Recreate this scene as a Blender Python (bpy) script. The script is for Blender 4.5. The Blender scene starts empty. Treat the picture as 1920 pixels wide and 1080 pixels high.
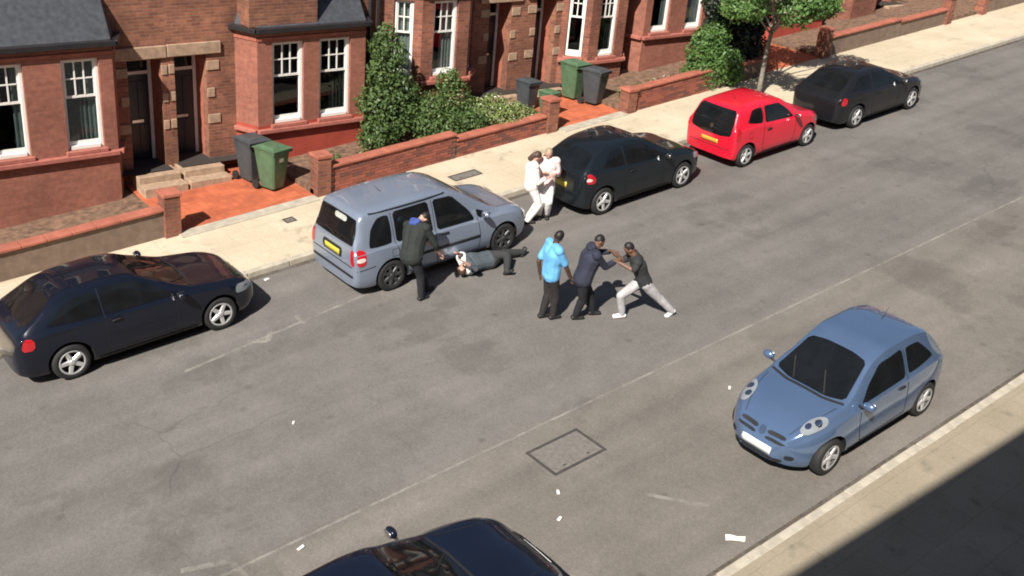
import bpy, bmesh, math, random
import numpy as np
from mathutils import Vector, Matrix
from mathutils.bvhtree import BVHTree

rnd = random.Random(7)
SC = bpy.context.scene
COL = SC.collection

# ------------------------------------------------------------------ camera, sky, sun
SLOPE = 0.08737                       # the street climbs towards +X
CAM_YAW, CAM_PITCH, CAM_ROLL, CAM_F, CAM_H = 0.84696, 0.43778, 0.09219, 2011.5, 9.809
cy, sy, cp, sp = math.cos(CAM_YAW), math.sin(CAM_YAW), math.cos(CAM_PITCH), math.sin(CAM_PITCH)
fw = Vector((cy*cp, sy*cp, -sp)); rt = Vector((sy, -cy, 0)); up = rt.cross(fw)
rr = math.cos(CAM_ROLL)*rt + math.sin(CAM_ROLL)*up
uu = -math.sin(CAM_ROLL)*rt + math.cos(CAM_ROLL)*up
cam = bpy.data.cameras.new('camera'); co = bpy.data.objects.new('camera', cam); COL.objects.link(co)
cam.sensor_width = 36; cam.lens = 36*CAM_F/1920; cam.clip_end = 2000; cam.clip_start = .05
M = Matrix((rr, uu, -fw)).transposed().to_4x4(); M.translation = (0, 0, CAM_H)
co.matrix_world = M
SC.camera = co

SUN_AZ, SUN_EL = math.radians(27), math.radians(43)   # direction the light travels to; elevation
w = bpy.data.worlds.new('World'); SC.world = w; w.use_nodes = True
nt = w.node_tree; bg = nt.nodes['Background']
sky = nt.nodes.new('ShaderNodeTexSky'); sky.sky_type = 'NISHITA'; sky.sun_disc = False
sky.sun_elevation = SUN_EL
sky.sun_rotation = math.atan2(-math.cos(SUN_AZ), -math.sin(SUN_AZ))
nt.links.new(sky.outputs[0], bg.inputs[0]); bg.inputs[1].default_value = .05
sl = bpy.data.lights.new('sun', 'SUN'); so = bpy.data.objects.new('sun', sl); COL.objects.link(so)
sl.energy = 5.0; sl.angle = math.radians(.55); sl.color = (1, .94, .86)
so.rotation_euler = Vector((math.cos(SUN_EL)*math.cos(SUN_AZ), math.cos(SUN_EL)*math.sin(SUN_AZ), -math.sin(SUN_EL))).to_track_quat('-Z', 'Y').to_euler()
SC.view_settings.view_transform = 'Standard'; SC.view_settings.look = 'None'
SC.cycles.filter_width = 1.9
SC.view_settings.exposure = 0.64; SC.view_settings.gamma = 1

def G(x): return SLOPE*x
TILT = math.atan(SLOPE)

# ------------------------------------------------------------------ materials
MATS = {}
def nodes(name):
    m = bpy.data.materials.new(name); m.use_nodes = True
    t = m.node_tree; return m, t, t.nodes['Principled BSDF']
def N(t, kind, **kw):
    n = t.nodes.new('ShaderNode'+kind)
    for k, v in kw.items(): setattr(n, k, v)
    return n
def coords(t, kind='Object', scale=(1, 1, 1)):
    tc = N(t, 'TexCoord'); mp = N(t, 'Mapping'); mp.inputs['Scale'].default_value = scale
    t.links.new(tc.outputs[kind], mp.inputs['Vector']); return mp.outputs[0]
def worldpos(t, scale=(1, 1, 1)):
    g = N(t, 'NewGeometry'); mp = N(t, 'Mapping'); mp.inputs['Scale'].default_value = scale
    t.links.new(g.outputs['Position'], mp.inputs['Vector']); return mp.outputs[0]
def noise(t, vec, scale, detail=4, rough=.55):
    n = N(t, 'TexNoise'); n.inputs['Scale'].default_value = scale; n.inputs['Detail'].default_value = detail
    n.inputs['Roughness'].default_value = rough; t.links.new(vec, n.inputs['Vector']); return n.outputs['Fac']
def ramp(t, fac, stops):
    r = N(t, 'ValToRGB'); e = r.color_ramp.elements
    while len(e) < len(stops): e.new(.5)
    for i, (p, c) in enumerate(stops):
        e[i].position = p; e[i].color = (c, c, c, 1) if not isinstance(c, tuple) else (*c, 1)
    t.links.new(fac, r.inputs[0]); return r.outputs[0]
def mix(t, a, b, fac, mode='MIX'):
    n = N(t, 'Mix', data_type='RGBA', blend_type=mode)
    def put(sock, v):
        if isinstance(v, tuple): sock.default_value = (*v, 1)
        elif isinstance(v, float): sock.default_value = v
        else: t.links.new(v, sock)
    put(n.inputs['Factor'], fac); put(n.inputs['A'], a); put(n.inputs['B'], b)
    return n.outputs['Result']
def bump(t, b, h, strength=.3, dist=.01):
    n = N(t, 'Bump'); n.inputs['Strength'].default_value = strength; n.inputs['Distance'].default_value = dist
    t.links.new(h, n.inputs['Height']); t.links.new(n.outputs[0], b.inputs['Normal'])
def mat(name, col, rough=.6, metal=0., var=.15, scale=6., bmp=0., coat=0., spec=.5, fine=60.):
    """plain surface with a little uneven colour, roughness and relief"""
    if name in MATS: return MATS[name]
    m, t, b = nodes(name)
    v = coords(t)
    f = noise(t, v, scale)
    dark = tuple(c*(1-var) for c in col); lite = tuple(min(1, c*(1+var)) for c in col)
    t.links.new(ramp(t, f, [(.3, dark), (.7, lite)]), b.inputs['Base Color'])
    b.inputs['Roughness'].default_value = rough; b.inputs['Metallic'].default_value = metal
    b.inputs['Specular IOR Level'].default_value = spec
    b.inputs['Coat Weight'].default_value = coat; b.inputs['Coat Roughness'].default_value = .04
    if bmp: bump(t, b, noise(t, v, fine, 5), bmp)
    MATS[name] = m; return m
def brick_mat(name, c1, c2, mortar, msize=.009, rough=.85, dirt=.35):
    m, t, b = nodes(name)
    uv = coords(t, 'UV')
    br = N(t, 'TexBrick'); t.links.new(uv, br.inputs['Vector'])
    br.inputs['Scale'].default_value = 1; br.inputs['Brick Width'].default_value = .225; br.inputs['Row Height'].default_value = .075
    br.inputs['Mortar Size'].default_value = msize; br.inputs['Mortar Smooth'].default_value = .2; br.inputs['Bias'].default_value = -.1
    br.inputs['Color1'].default_value = (*c1, 1); br.inputs['Color2'].default_value = (*c2, 1); br.inputs['Mortar'].default_value = (*mortar, 1)
    wp = worldpos(t)
    big = ramp(t, noise(t, wp, .9, 5), [(.3, 1-dirt), (.7, 1.12)])
    sm = ramp(t, noise(t, wp, 9, 3), [(.3, .8), (.7, 1.15)])
    c = mix(t, br.outputs['Color'], big, 1., 'MULTIPLY'); c = mix(t, c, sm, 1., 'MULTIPLY')
    t.links.new(c, b.inputs['Base Color']); b.inputs['Roughness'].default_value = rough
    inv = N(t, 'Math', operation='SUBTRACT'); inv.inputs[0].default_value = 1; t.links.new(br.outputs['Fac'], inv.inputs[1])
    bump(t, b, inv.outputs[0], .6, .008)
    MATS[name] = m; return m
brick_mat('brick', (.325, .112, .066), (.19, .06, .04), (.24, .14, .10), dirt=.45)
brick_mat('brick_upper', (.35, .135, .075), (.21, .075, .046), (.27, .165, .12), dirt=.5)
brick_mat('bay_brick', (.325, .125, .084), (.27, .098, .066), (.27, .12, .085), .005, .8, .25)
mat('rubbed_brick', (.36, .115, .075), .8, var=.25, scale=3, bmp=.2)
mat('red_paint', (.33, .055, .035), .7, var=.14, scale=4, bmp=.1)
mat('sill_paint', (.38, .13, .10), .65, var=.2)
mat('stone', (.36, .25, .17), .85, var=.25, scale=8, bmp=.3)
mat('timber_white', (.80, .78, .73), .45, var=.05)
mat('dark_gutter', (.022, .02, .022), .4, var=.2)
mat('slate', (.055, .06, .07), .6, var=.3, scale=9)
mat('door_navy', (.012, .015, .026), .35, var=.2)
mat('steel', (.55, .55, .55), .3, 1.)
mat('room_dark', (.035, .028, .025), .9)
mat('curtain_white', (.72, .72, .68), .9, var=.08, scale=14)
mat('curtain_grey', (.40, .45, .44), .9, var=.12, scale=14)
mat('curtain_dark', (.07, .06, .06), .9, var=.3, scale=8)
mat('soil', (.16, .095, .06), .95, var=.5, scale=7, bmp=.6)
mat('rubber', (.018, .018, .018), .75)
mat('plastic_black', (.02, .02, .021), .5)
mat('arch_dark', (.006, .006, .006), .9)

def glass_mat():
    m, t, b = nodes('window_glass')
    out = t.nodes['Material Output']
    tr = N(t, 'BsdfTransparent'); tr.inputs[0].default_value = (.62, .66, .66, 1)
    gl = N(t, 'BsdfGlossy'); gl.inputs['Roughness'].default_value = .02
    lw = N(t, 'LayerWeight'); lw.inputs[0].default_value = .5
    pw = N(t, 'Math', operation='POWER'); pw.inputs[1].default_value = 4; t.links.new(lw.outputs['Facing'], pw.inputs[0])
    fr = N(t, 'Math', operation='MULTIPLY_ADD'); fr.inputs[1].default_value = .6; fr.inputs[2].default_value = .035; t.links.new(pw.outputs[0], fr.inputs[0])
    mx = N(t, 'MixShader'); t.links.new(fr.outputs[0], mx.inputs[0]); t.links.new(tr.outputs[0], mx.inputs[1]); t.links.new(gl.outputs[0], mx.inputs[2])
    t.links.new(mx.outputs[0], out.inputs[0]); MATS['window_glass'] = m
glass_mat()
mat('car_glass', (.008, .009, .010), .05, var=.3, scale=3, spec=.4)

def asphalt():
    m, t, b = nodes('asphalt')
    wp = worldpos(t)
    far = ramp(t, noise(t, wp, .35, 5, .6), [(.3, (.132, .123, .114)), (.7, (.174, .162, .149))])
    near = ramp(t, noise(t, wp, .45, 5, .6), [(.3, (.147, .133, .117)), (.7, (.196, .178, .156))])
    # the two halves of the road were surfaced at different times: the join runs along it
    sp_ = N(t, 'SeparateXYZ'); t.links.new(wp, sp_.inputs[0])
    wv = N(t, 'Math', operation='MULTIPLY_ADD'); wv.inputs[1].default_value = .5; t.links.new(noise(t, wp, 1.2, 4), wv.inputs[0]); t.links.new(sp_.outputs['Y'], wv.inputs[2])
    mr = N(t, 'MapRange'); mr.inputs['From Min'].default_value = 10.25; mr.inputs['From Max'].default_value = 10.75; t.links.new(wv.outputs[0], mr.inputs['Value'])
    base = mix(t, near, far, mr.outputs[0])
    # tyre-worn bands that follow the traffic
    streak = ramp(t, noise(t, worldpos(t, (.06, 1.3, .06)), 1.0, 3), [(.32, .82), (.68, 1.12)])
    c = mix(t, base, streak, .85, 'MULTIPLY')
    sp = ramp(t, noise(t, wp, 48, 3, .8), [(.3, .62), (.7, 1.38)])
    c = mix(t, c, sp, .42, 'MULTIPLY')
    gr = N(t, 'TexVoronoi'); gr.inputs['Scale'].default_value = 38; t.links.new(wp, gr.inputs['Vector'])
    c = mix(t, c, ramp(t, gr.outputs['Color'], [(.2, .84), (.85, 1.18)]), .5, 'MULTIPLY')
    mid = ramp(t, noise(t, wp, 2.2, 5, .6), [(.3, .88), (.7, 1.10)])
    c = mix(t, c, mid, .7, 'MULTIPLY')
    # stained, patched areas with their own outline
    pt = ramp(t, noise(t, wp, .33, 6, .62), [(.56, 1.), (.60, .84)])
    c = mix(t, c, pt, 1., 'MULTIPLY')
    # oil spots
    vo = N(t, 'TexVoronoi'); vo.inputs['Scale'].default_value = 1.1; t.links.new(wp, vo.inputs['Vector'])
    spot = ramp(t, vo.outputs['Distance'], [(.03, .62), (.10, 1.)])
    c = mix(t, c, spot, .6, 'MULTIPLY')
    # hairline cracks
    v2 = N(t, 'TexVoronoi', feature='DISTANCE_TO_EDGE'); v2.inputs['Scale'].default_value = .55
    wob = N(t, 'Mix', data_type='VECTOR')
    nn = N(t, 'TexNoise'); nn.inputs['Scale'].default_value = 2.5; t.links.new(wp, nn.inputs['Vector'])
    wob.inputs['Factor'].default_value = .25; t.links.new(wp, wob.inputs['A']); t.links.new(nn.outputs['Color'], wob.inputs['B'])
    t.links.new(wob.outputs['Result'], v2.inputs['Vector'])
    cr = ramp(t, v2.outputs['Distance'], [(.0, .80), (.012, 1.)])
    msk = ramp(t, noise(t, wp, .25, 2), [(.52, 0.), (.62, 1.)])
    c2 = mix(t, c, cr, 1., 'MULTIPLY'); c = mix(t, c, c2, msk)
    t.links.new(c, b.inputs['Base Color']); b.inputs['Roughness'].default_value = .85
    b.inputs['Specular IOR Level'].default_value = .35
    bump(t, b, noise(t, wp, 90, 4), .35, .006)
    MATS['asphalt'] = m
asphalt()
def paving(name='paving', k=1.):
    m, t, b = nodes(name)
    wp = worldpos(t)
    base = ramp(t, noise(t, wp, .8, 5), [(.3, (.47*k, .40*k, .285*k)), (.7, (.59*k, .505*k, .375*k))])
    sp = ramp(t, noise(t, wp, 30, 4), [(.3, .86), (.7, 1.12)])
    c = mix(t, base, sp, .8, 'MULTIPLY')
    st = ramp(t, noise(t, wp, 2.3, 3), [(.60, 1.), (.72, .74)])
    c = mix(t, c, st, 1., 'MULTIPLY')
    br = N(t, 'TexBrick'); t.links.new(wp, br.inputs['Vector']); br.inputs['Scale'].default_value = 1; br.inputs['Brick Width'].default_value = .9; br.inputs['Row Height'].default_value = .6; br.inputs['Mortar Size'].default_value = .006
    br.inputs['Color1'].default_value = (1, 1, 1, 1); br.inputs['Color2'].default_value = (.93, .93, .93, 1); br.inputs['Mortar'].default_value = (.72, .70, .66, 1)
    c = mix(t, c, br.outputs['Color'], .8, 'MULTIPLY')
    gum = N(t, 'TexVoronoi'); gum.inputs['Scale'].default_value = 2.6; t.links.new(wp, gum.inputs['Vector'])
    c = mix(t, c, ramp(t, gum.outputs['Distance'], [(.045, .66), (.07, 1.)]), .8, 'MULTIPLY')
    t.links.new(c, b.inputs['Base Color']); b.inputs['Roughness'].default_value = .9
    bump(t, b, noise(t, wp, 60, 3), .25, .006); MATS[name] = m
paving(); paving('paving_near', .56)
mat('kerb_stone', (.40, .36, .29), .9, var=.2, scale=5, bmp=.3)
def tiles():
    m, t, b = nodes('quarry_tile')
    uv = coords(t, 'UV')
    br = N(t, 'TexBrick'); t.links.new(uv, br.inputs['Vector']); br.offset = 0
    br.inputs['Scale'].default_value = 1; br.inputs['Brick Width'].default_value = .15; br.inputs['Row Height'].default_value = .15
    br.inputs['Mortar Size'].default_value = .004
    br.inputs['Color1'].default_value = (.50, .13, .055, 1); br.inputs['Color2'].default_value = (.42, .10, .045, 1); br.inputs['Mortar'].default_value = (.25, .10, .06, 1)
    c = mix(t, br.outputs['Color'], ramp(t, noise(t, worldpos(t), 2, 4), [(.3, .75), (.7, 1.2)]), 1., 'MULTIPLY')
    t.links.new(c, b.inputs['Base Color']); b.inputs['Roughness'].default_value = .75
    inv = N(t, 'Math', operation='SUBTRACT'); inv.inputs[0].default_value = 1; t.links.new(br.outputs['Fac'], inv.inputs[1])
    bump(t, b, inv.outputs[0], .4, .004); MATS['quarry_tile'] = m
tiles()
def worn_paint():
    m, t, b = nodes('worn_paint')
    wp = worldpos(t); out = t.nodes['Material Output']
    b.inputs['Base Color'].default_value = (.52, .49, .43, 1); b.inputs['Roughness'].default_value = .8
    tr = N(t, 'BsdfTransparent'); mx = N(t, 'MixShader')
    a = ramp(t, noise(t, wp, 3.5, 6, .75), [(.38, .03), (.62, .36)])
    t.links.new(a, mx.inputs[0]); t.links.new(tr.outputs[0], mx.inputs[1]); t.links.new(b.outputs[0], mx.inputs[2])
    t.links.new(mx.outputs[0], out.inputs[0]); MATS['worn_paint'] = m
worn_paint()
def leaf_mat(name, dark, lite, trans=.25):
    m, t, b = nodes(name)
    at = N(t, 'Attribute', attribute_name='tone')
    c = ramp(t, at.outputs['Fac'], [(0., dark), (1., lite)])
    t.links.new(c, b.inputs['Base Color']); b.inputs['Roughness'].default_value = .5
    out = t.nodes['Material Output']
    tl = N(t, 'BsdfTranslucent'); t.links.new(c, tl.inputs[0])
    mx = N(t, 'MixShader'); mx.inputs[0].default_value = trans
    t.links.new(b.outputs[0], mx.inputs[1]); t.links.new(tl.outputs[0], mx.inputs[2]); t.links.new(mx.outputs[0], out.inputs[0])
    MATS[name] = m
leaf_mat('leaf_mid', (.028, .068, .016), (.16, .24, .075), .3)
leaf_mat('leaf_dark', (.005, .011, .005), (.014, .03, .012), .1)
leaf_mat('leaf_green', (.04, .10, .02), (.15, .27, .07), .3)
leaf_mat('leaf_pale', (.11, .18, .04), (.34, .40, .15), .3)
leaf_mat('leaf_dry', (.12, .11, .04), (.28, .24, .11))
leaf_mat('petal', (.70, .66, .55), (.85, .82, .72), .2)
mat('bark', (.20, .18, .15), .9, var=.35, scale=12, bmp=.6)
mat('stem', (.07, .05, .03), .9, var=.3)

# ------------------------------------------------------------------ mesh helpers
class MB:
    def __init__(s): s.v = []; s.f = []
    def add(s, vs, fs):
        o = len(s.v); s.v += [tuple(map(float, v)) for v in vs]; s.f += [tuple(i+o for i in f) for f in fs]; return s
    def box(s, x0, x1, y0, y1, z0, z1, P=None):
        c = [(x0, y0, z0), (x1, y0, z0), (x1, y1, z0), (x0, y1, z0), (x0, y0, z1), (x1, y0, z1), (x1, y1, z1), (x0, y1, z1)]
        if P: c = [P(*q) for q in c]
        return s.add(c, [(0, 3, 2, 1), (4, 5, 6, 7), (0, 1, 5, 4), (1, 2, 6, 5), (2, 3, 7, 6), (3, 0, 4, 7)])
    def sbox(s, x0, x1, y0, y1, h0, h1):
        """box whose foot and top follow the slope of the street"""
        return s.box(x0, x1, y0, y1, h0, h1, lambda x, y, z: (x, y, G(x)+z))
    def tube(s, pts, rs, n=8):
        pts = [Vector(p) for p in pts]
        if not isinstance(rs, (list, tuple)): rs = [rs]*len(pts)
        rings = []
        for i, p in enumerate(pts):
            d = (pts[min(i+1, len(pts)-1)]-pts[max(i-1, 0)]).normalized()
            a = d.orthogonal().normalized() if i == 0 else (a-d*a.dot(d)).normalized()
            b = d.cross(a)
            rings.append([p+(a*math.cos(q)+b*math.sin(q))*rs[i] for q in [2*math.pi*k/n for k in range(n)]])
        vs = [q for r in rings for q in r]; fs = []
        for i in range(len(pts)-1):
            for k in range(n): fs.append((i*n+k, i*n+(k+1) % n, (i+1)*n+(k+1) % n, (i+1)*n+k))
        fs.append(tuple(range(n))[::-1]); fs.append(tuple((len(pts)-1)*n+k for k in range(n)))
        return s.add(vs, fs)
    def prism(s, poly, z0, z1):
        n = len(poly)
        return s.add([(x, y, z0) for x, y in poly]+[(x, y, z1) for x, y in poly],
                     [tuple(range(n))[::-1], tuple(range(n, 2*n))]+[(i, (i+1) % n, n+(i+1) % n, n+i) for i in range(n)])
    def lathe(s, prof, n=24, axis='y', c=(0, 0, 0)):
        vs = []; fs = []; m = len(prof)
        for k in range(n):
            a = 2*math.pi*k/n
            for (h, r) in prof:
                if axis == 'y': vs.append((c[0]+r*math.cos(a), c[1]+h, c[2]+r*math.sin(a)))
                elif axis == 'z': vs.append((c[0]+r*math.cos(a), c[1]+r*math.sin(a), c[2]+h))
                else: vs.append((c[0]+h, c[1]+r*math.cos(a), c[2]+r*math.sin(a)))
        for k in range(n):
            for i in range(m-1): fs.append((k*m+i, ((k+1) % n)*m+i, ((k+1) % n)*m+i+1, k*m+i+1))
        return s.add(vs, fs)
    def cap(s, p0, r0, p1, r1, n=10, h=4):
        p0, p1 = Vector(p0), Vector(p1); d = p1-p0
        if d.length < 1e-5: d = Vector((0, 0, 1e-4)); p1 = p0+d
        d.normalize(); a = d.orthogonal().normalized(); b = d.cross(a)
        rings = []
        for i in range(h): t = -math.pi/2*(1-(i+.35)/h); rings.append((p0+d*r0*math.sin(t), r0*math.cos(t)))
        rings.append((p0, r0)); rings.append((p1, r1))
        for i in range(h): t = math.pi/2*((i+.65)/h); rings.append((p1+d*r1*math.sin(t), r1*math.cos(t)))
        vs = []
        for c, r in rings: vs += [c+(a*math.cos(q)+b*math.sin(q))*r for q in [2*math.pi*k/n for k in range(n)]]
        fs = []
        for i in range(len(rings)-1):
            for k in range(n): fs.append((i*n+k, i*n+(k+1) % n, (i+1)*n+(k+1) % n, (i+1)*n+k))
        fs.append(tuple(range(n))[::-1]); fs.append(tuple((len(rings)-1)*n+k for k in range(n)))
        return s.add(vs, fs)
    def ell(s, c, ax, ay, az, n=14, h=9):
        c, ax, ay, az = map(Vector, (c, ax, ay, az)); vs = []; fs = []
        for i in range(h):
            t = math.pi*(i+.3)/(h-.4)-math.pi/2
            vs += [c+az*math.sin(t)+(ax*math.cos(q)+ay*math.sin(q))*math.cos(t) for q in [2*math.pi*k/n for k in range(n)]]
        for i in range(h-1):
            for k in range(n): fs.append((i*n+k, i*n+(k+1) % n, (i+1)*n+(k+1) % n, (i+1)*n+k))
        fs.append(tuple(range(n))[::-1]); fs.append(tuple((h-1)*n+k for k in range(n)))
        return s.add(vs, fs)
    def build(s, name, m, parent=None, org=(0, 0, 0), smooth=False, bevel=0, uv=True):
        me = bpy.data.meshes.new(name)
        v = np.array(s.v)-np.array(org)
        me.from_pydata(v.tolist(), [], s.f); me.update()
        if uv: set_uv(me, np.array(org))
        me.materials.append(MATS[m] if isinstance(m, str) else m)
        if smooth: me.shade_smooth()
        o = bpy.data.objects.new(name, me); COL.objects.link(o)
        if parent: o.parent = parent
        if bevel:
            b = o.modifiers.new('bevel', 'BEVEL'); b.width = bevel; b.segments = 2; b.limit_method = 'ANGLE'
        return o
def set_uv(me, org):
    uvl = me.uv_layers.new(name='UVMap'); n = len(me.loops)
    if not n: return
    co_ = np.zeros(len(me.vertices)*3); me.vertices.foreach_get('co', co_); co_ = co_.reshape(-1, 3)+org
    uv = np.zeros((n, 2))
    for p in me.polygons:
        nn = p.normal; ls = range(p.loop_start, p.loop_start+p.loop_total)
        if abs(nn.z) > .7:
            for l in ls: uv[l] = co_[me.loops[l].vertex_index][:2]
        else:
            k = math.hypot(nn.x, nn.y); tx, ty = -nn.y/k, nn.x/k
            if tx < -.01: tx, ty = -tx, -ty
            for l in ls:
                q = co_[me.loops[l].vertex_index]; uv[l] = (q[0]*tx+q[1]*ty, q[2])
    uvl.data.foreach_set('uv', uv.ravel())
def tag(o, label=None, cat=None, group=None, kind=None):
    if label: o['label'] = label
    if cat: o['category'] = cat
    if group: o['group'] = group
    if kind: o['kind'] = kind
    return o
def empty(name, loc=(0, 0, 0), rot=(0, 0, 0)):
    o = bpy.data.objects.new(name, None); COL.objects.link(o); o.location = loc; o.rotation_euler = rot; o.empty_display_size = .2
    return o
def copy_tree(o, parent=None):
    c = o.copy(); COL.objects.link(c)
    if parent: c.parent = parent
    for ch in o.children: copy_tree(ch, c)
    return c

# ------------------------------------------------------------------ the street
KERB_FAR, KERB_NEAR, WALL_Y = 17.37, 6.27, 19.95
PAVE = .11
def sheet(name, x0, x1, y0, y1, h, m, nx=1):
    b = MB(); n = max(1, nx); xs = [x0+(x1-x0)*i/n for i in range(n+1)]
    vs = [(x, y, G(x)+h) for x in xs for y in (y0, y1)]
    return b.add(vs, [(2*i, 2*i+2, 2*i+3, 2*i+1) for i in range(n)]).build(name, m)
tag(sheet('ground', -150, 400, -200, 300, -.06, 'soil'), kind='structure')
tag(sheet('road', -60, 160, KERB_NEAR-.02, KERB_FAR+.02, 0, 'asphalt', 40), kind='structure')
tag(sheet('pavement_far', -60, 160, KERB_FAR+.14, WALL_Y+.06, PAVE, 'paving', 40), kind='structure')
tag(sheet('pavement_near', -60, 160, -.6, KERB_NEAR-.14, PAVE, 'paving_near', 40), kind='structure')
for nm, y0, y1 in (('kerb_far', KERB_FAR, KERB_FAR+.145), ('kerb_near', KERB_NEAR-.145, KERB_NEAR)):
    k = tag(empty(nm, (0, y0, 0)), kind='structure')
    proto = MB().box(.006, .894, 0, y1-y0, -.1, PAVE+.004).build('kerb_stone', 'kerb_stone', k, bevel=.012)
    x = -4.0
    first = True
    while x < 46:
        o = proto if first else proto.copy()
        if not first: COL.objects.link(o)
        first = False
        o.location = (x, rnd.uniform(-.005, .005), G(x)+rnd.uniform(-.004, .004)); o.rotation_euler = (0, -TILT, 0)
        x += .9*math.cos(TILT)
# dark gutter strips (dirt plus painted kerb shade) and painted lines
def strip(x0, x1, y0, y1, wd, name='road_marking'):
    n = max(1, int(abs(x1-x0)/1.5)); b = MB(); L = math.hypot(x1-x0, y1-y0); nx, ny = -(y1-y0)/L*wd/2, (x1-x0)/L*wd/2
    vs = []
    for i in range(n+1):
        t = i/n; x = x0+(x1-x0)*t; y = y0+(y1-y0)*t
        vs += [(x+nx, y+ny, G(x+nx)+.004), (x-nx, y-ny, G(x-nx)+.004)]
    return tag(b.add(vs, [(2*i, 2*i+1, 2*i+3, 2*i+2) for i in range(n)]).build(name, 'worn_paint'), kind='structure')
def dirt():  # gutter dirt, its dark colour also painting the shadow line under the kerb
    m, t, b = nodes('gutter_dirt_shade'); out = t.nodes['Material Output']; wp = worldpos(t)
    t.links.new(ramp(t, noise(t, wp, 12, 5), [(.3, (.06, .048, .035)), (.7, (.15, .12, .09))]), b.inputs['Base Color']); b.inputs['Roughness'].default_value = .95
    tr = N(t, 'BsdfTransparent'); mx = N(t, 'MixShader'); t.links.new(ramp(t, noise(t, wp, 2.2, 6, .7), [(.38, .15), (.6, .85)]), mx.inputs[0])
    t.links.new(tr.outputs[0], mx.inputs[1]); t.links.new(b.outputs[0], mx.inputs[2]); t.links.new(mx.outputs[0], out.inputs[0]); MATS['gutter_dirt_shade'] = m
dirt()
for y0, y1 in ((KERB_FAR-.13, KERB_FAR), (KERB_NEAR, KERB_NEAR+.13)): tag(sheet('gutter_dirt_shade', -10, 46, y0, y1, .004, 'gutter_dirt_shade', 20), kind='structure')
strip(-20, 45, 10.2, 10.24, .048)
strip(6.2, 10.4, 15.0, 15.5, .07)
strip(8.55, 8.57, 15.2, 15.55, .08); strip(7.45, 7.75, 15.22, 15.05, .10); strip(7.75, 7.95, 15.05, 15.3, .10)
strip(4.2, 4.78, 10.62, 10.40, .09); strip(4.78, 4.80, 10.40, 9.95, .09)
strip(10.0, 10.5, 8.0, 7.3, .07)

# ------------------------------------------------------------------ houses
WY, BY = 22.6, 22.0           # main wall plane, bay front plane
def wallframe(A, B):
    A, B = Vector((*A, 0)), Vector((*B, 0)); t = (B-A); L = t.length; t.normalize(); n = Vector((t.y, -t.x, 0))
    return A, t, n, L
def panel(mb, A, B, z0, z1, ops=(), depth=.24):
    A, t, n, L = wallframe(A, B)
    us = sorted({0, L, *[o[0] for o in ops], *[o[1] for o in ops]}); zs = sorted({z0, z1, *[o[2] for o in ops], *[o[3] for o in ops]})
    def solid(i, j):
        if not (0 <= i < len(us)-1 and 0 <= j < len(zs)-1): return None
        uc, zc = (us[i]+us[i+1])/2, (zs[j]+zs[j+1])/2
        return not any(o[0] < uc < o[1] and o[2] < zc < o[3] for o in ops)
    def P(u, z, w): q = A+t*u+n*w; return (q.x, q.y, z)
    for i in range(len(us)-1):
        for j in range(len(zs)-1):
            if solid(i, j): mb.add([P(us[i], zs[j], 0), P(us[i+1], zs[j], 0), P(us[i+1], zs[j+1], 0), P(us[i], zs[j+1], 0)], [(0, 1, 2, 3)])
            elif solid(i, j) is False:
                u0, u1, a, b = us[i], us[i+1], zs[j], zs[j+1]
                if solid(i-1, j): mb.add([P(u0, a, 0), P(u0, b, 0), P(u0, b, -depth), P(u0, a, -depth)], [(0, 1, 2, 3)])
                if solid(i+1, j): mb.add([P(u1, a, 0), P(u1, a, -depth), P(u1, b, -depth), P(u1, b, 0)], [(0, 1, 2, 3)])
                if solid(i, j-1): mb.add([P(u0, a, 0), P(u0, a, -depth), P(u1, a, -depth), P(u1, a, 0)], [(0, 1, 2, 3)])
                if solid(i, j+1): mb.add([P(u0, b, 0), P(u1, b, 0), P(u1, b, -depth), P(u0, b, -depth)], [(0, 1, 2, 3)])
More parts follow.
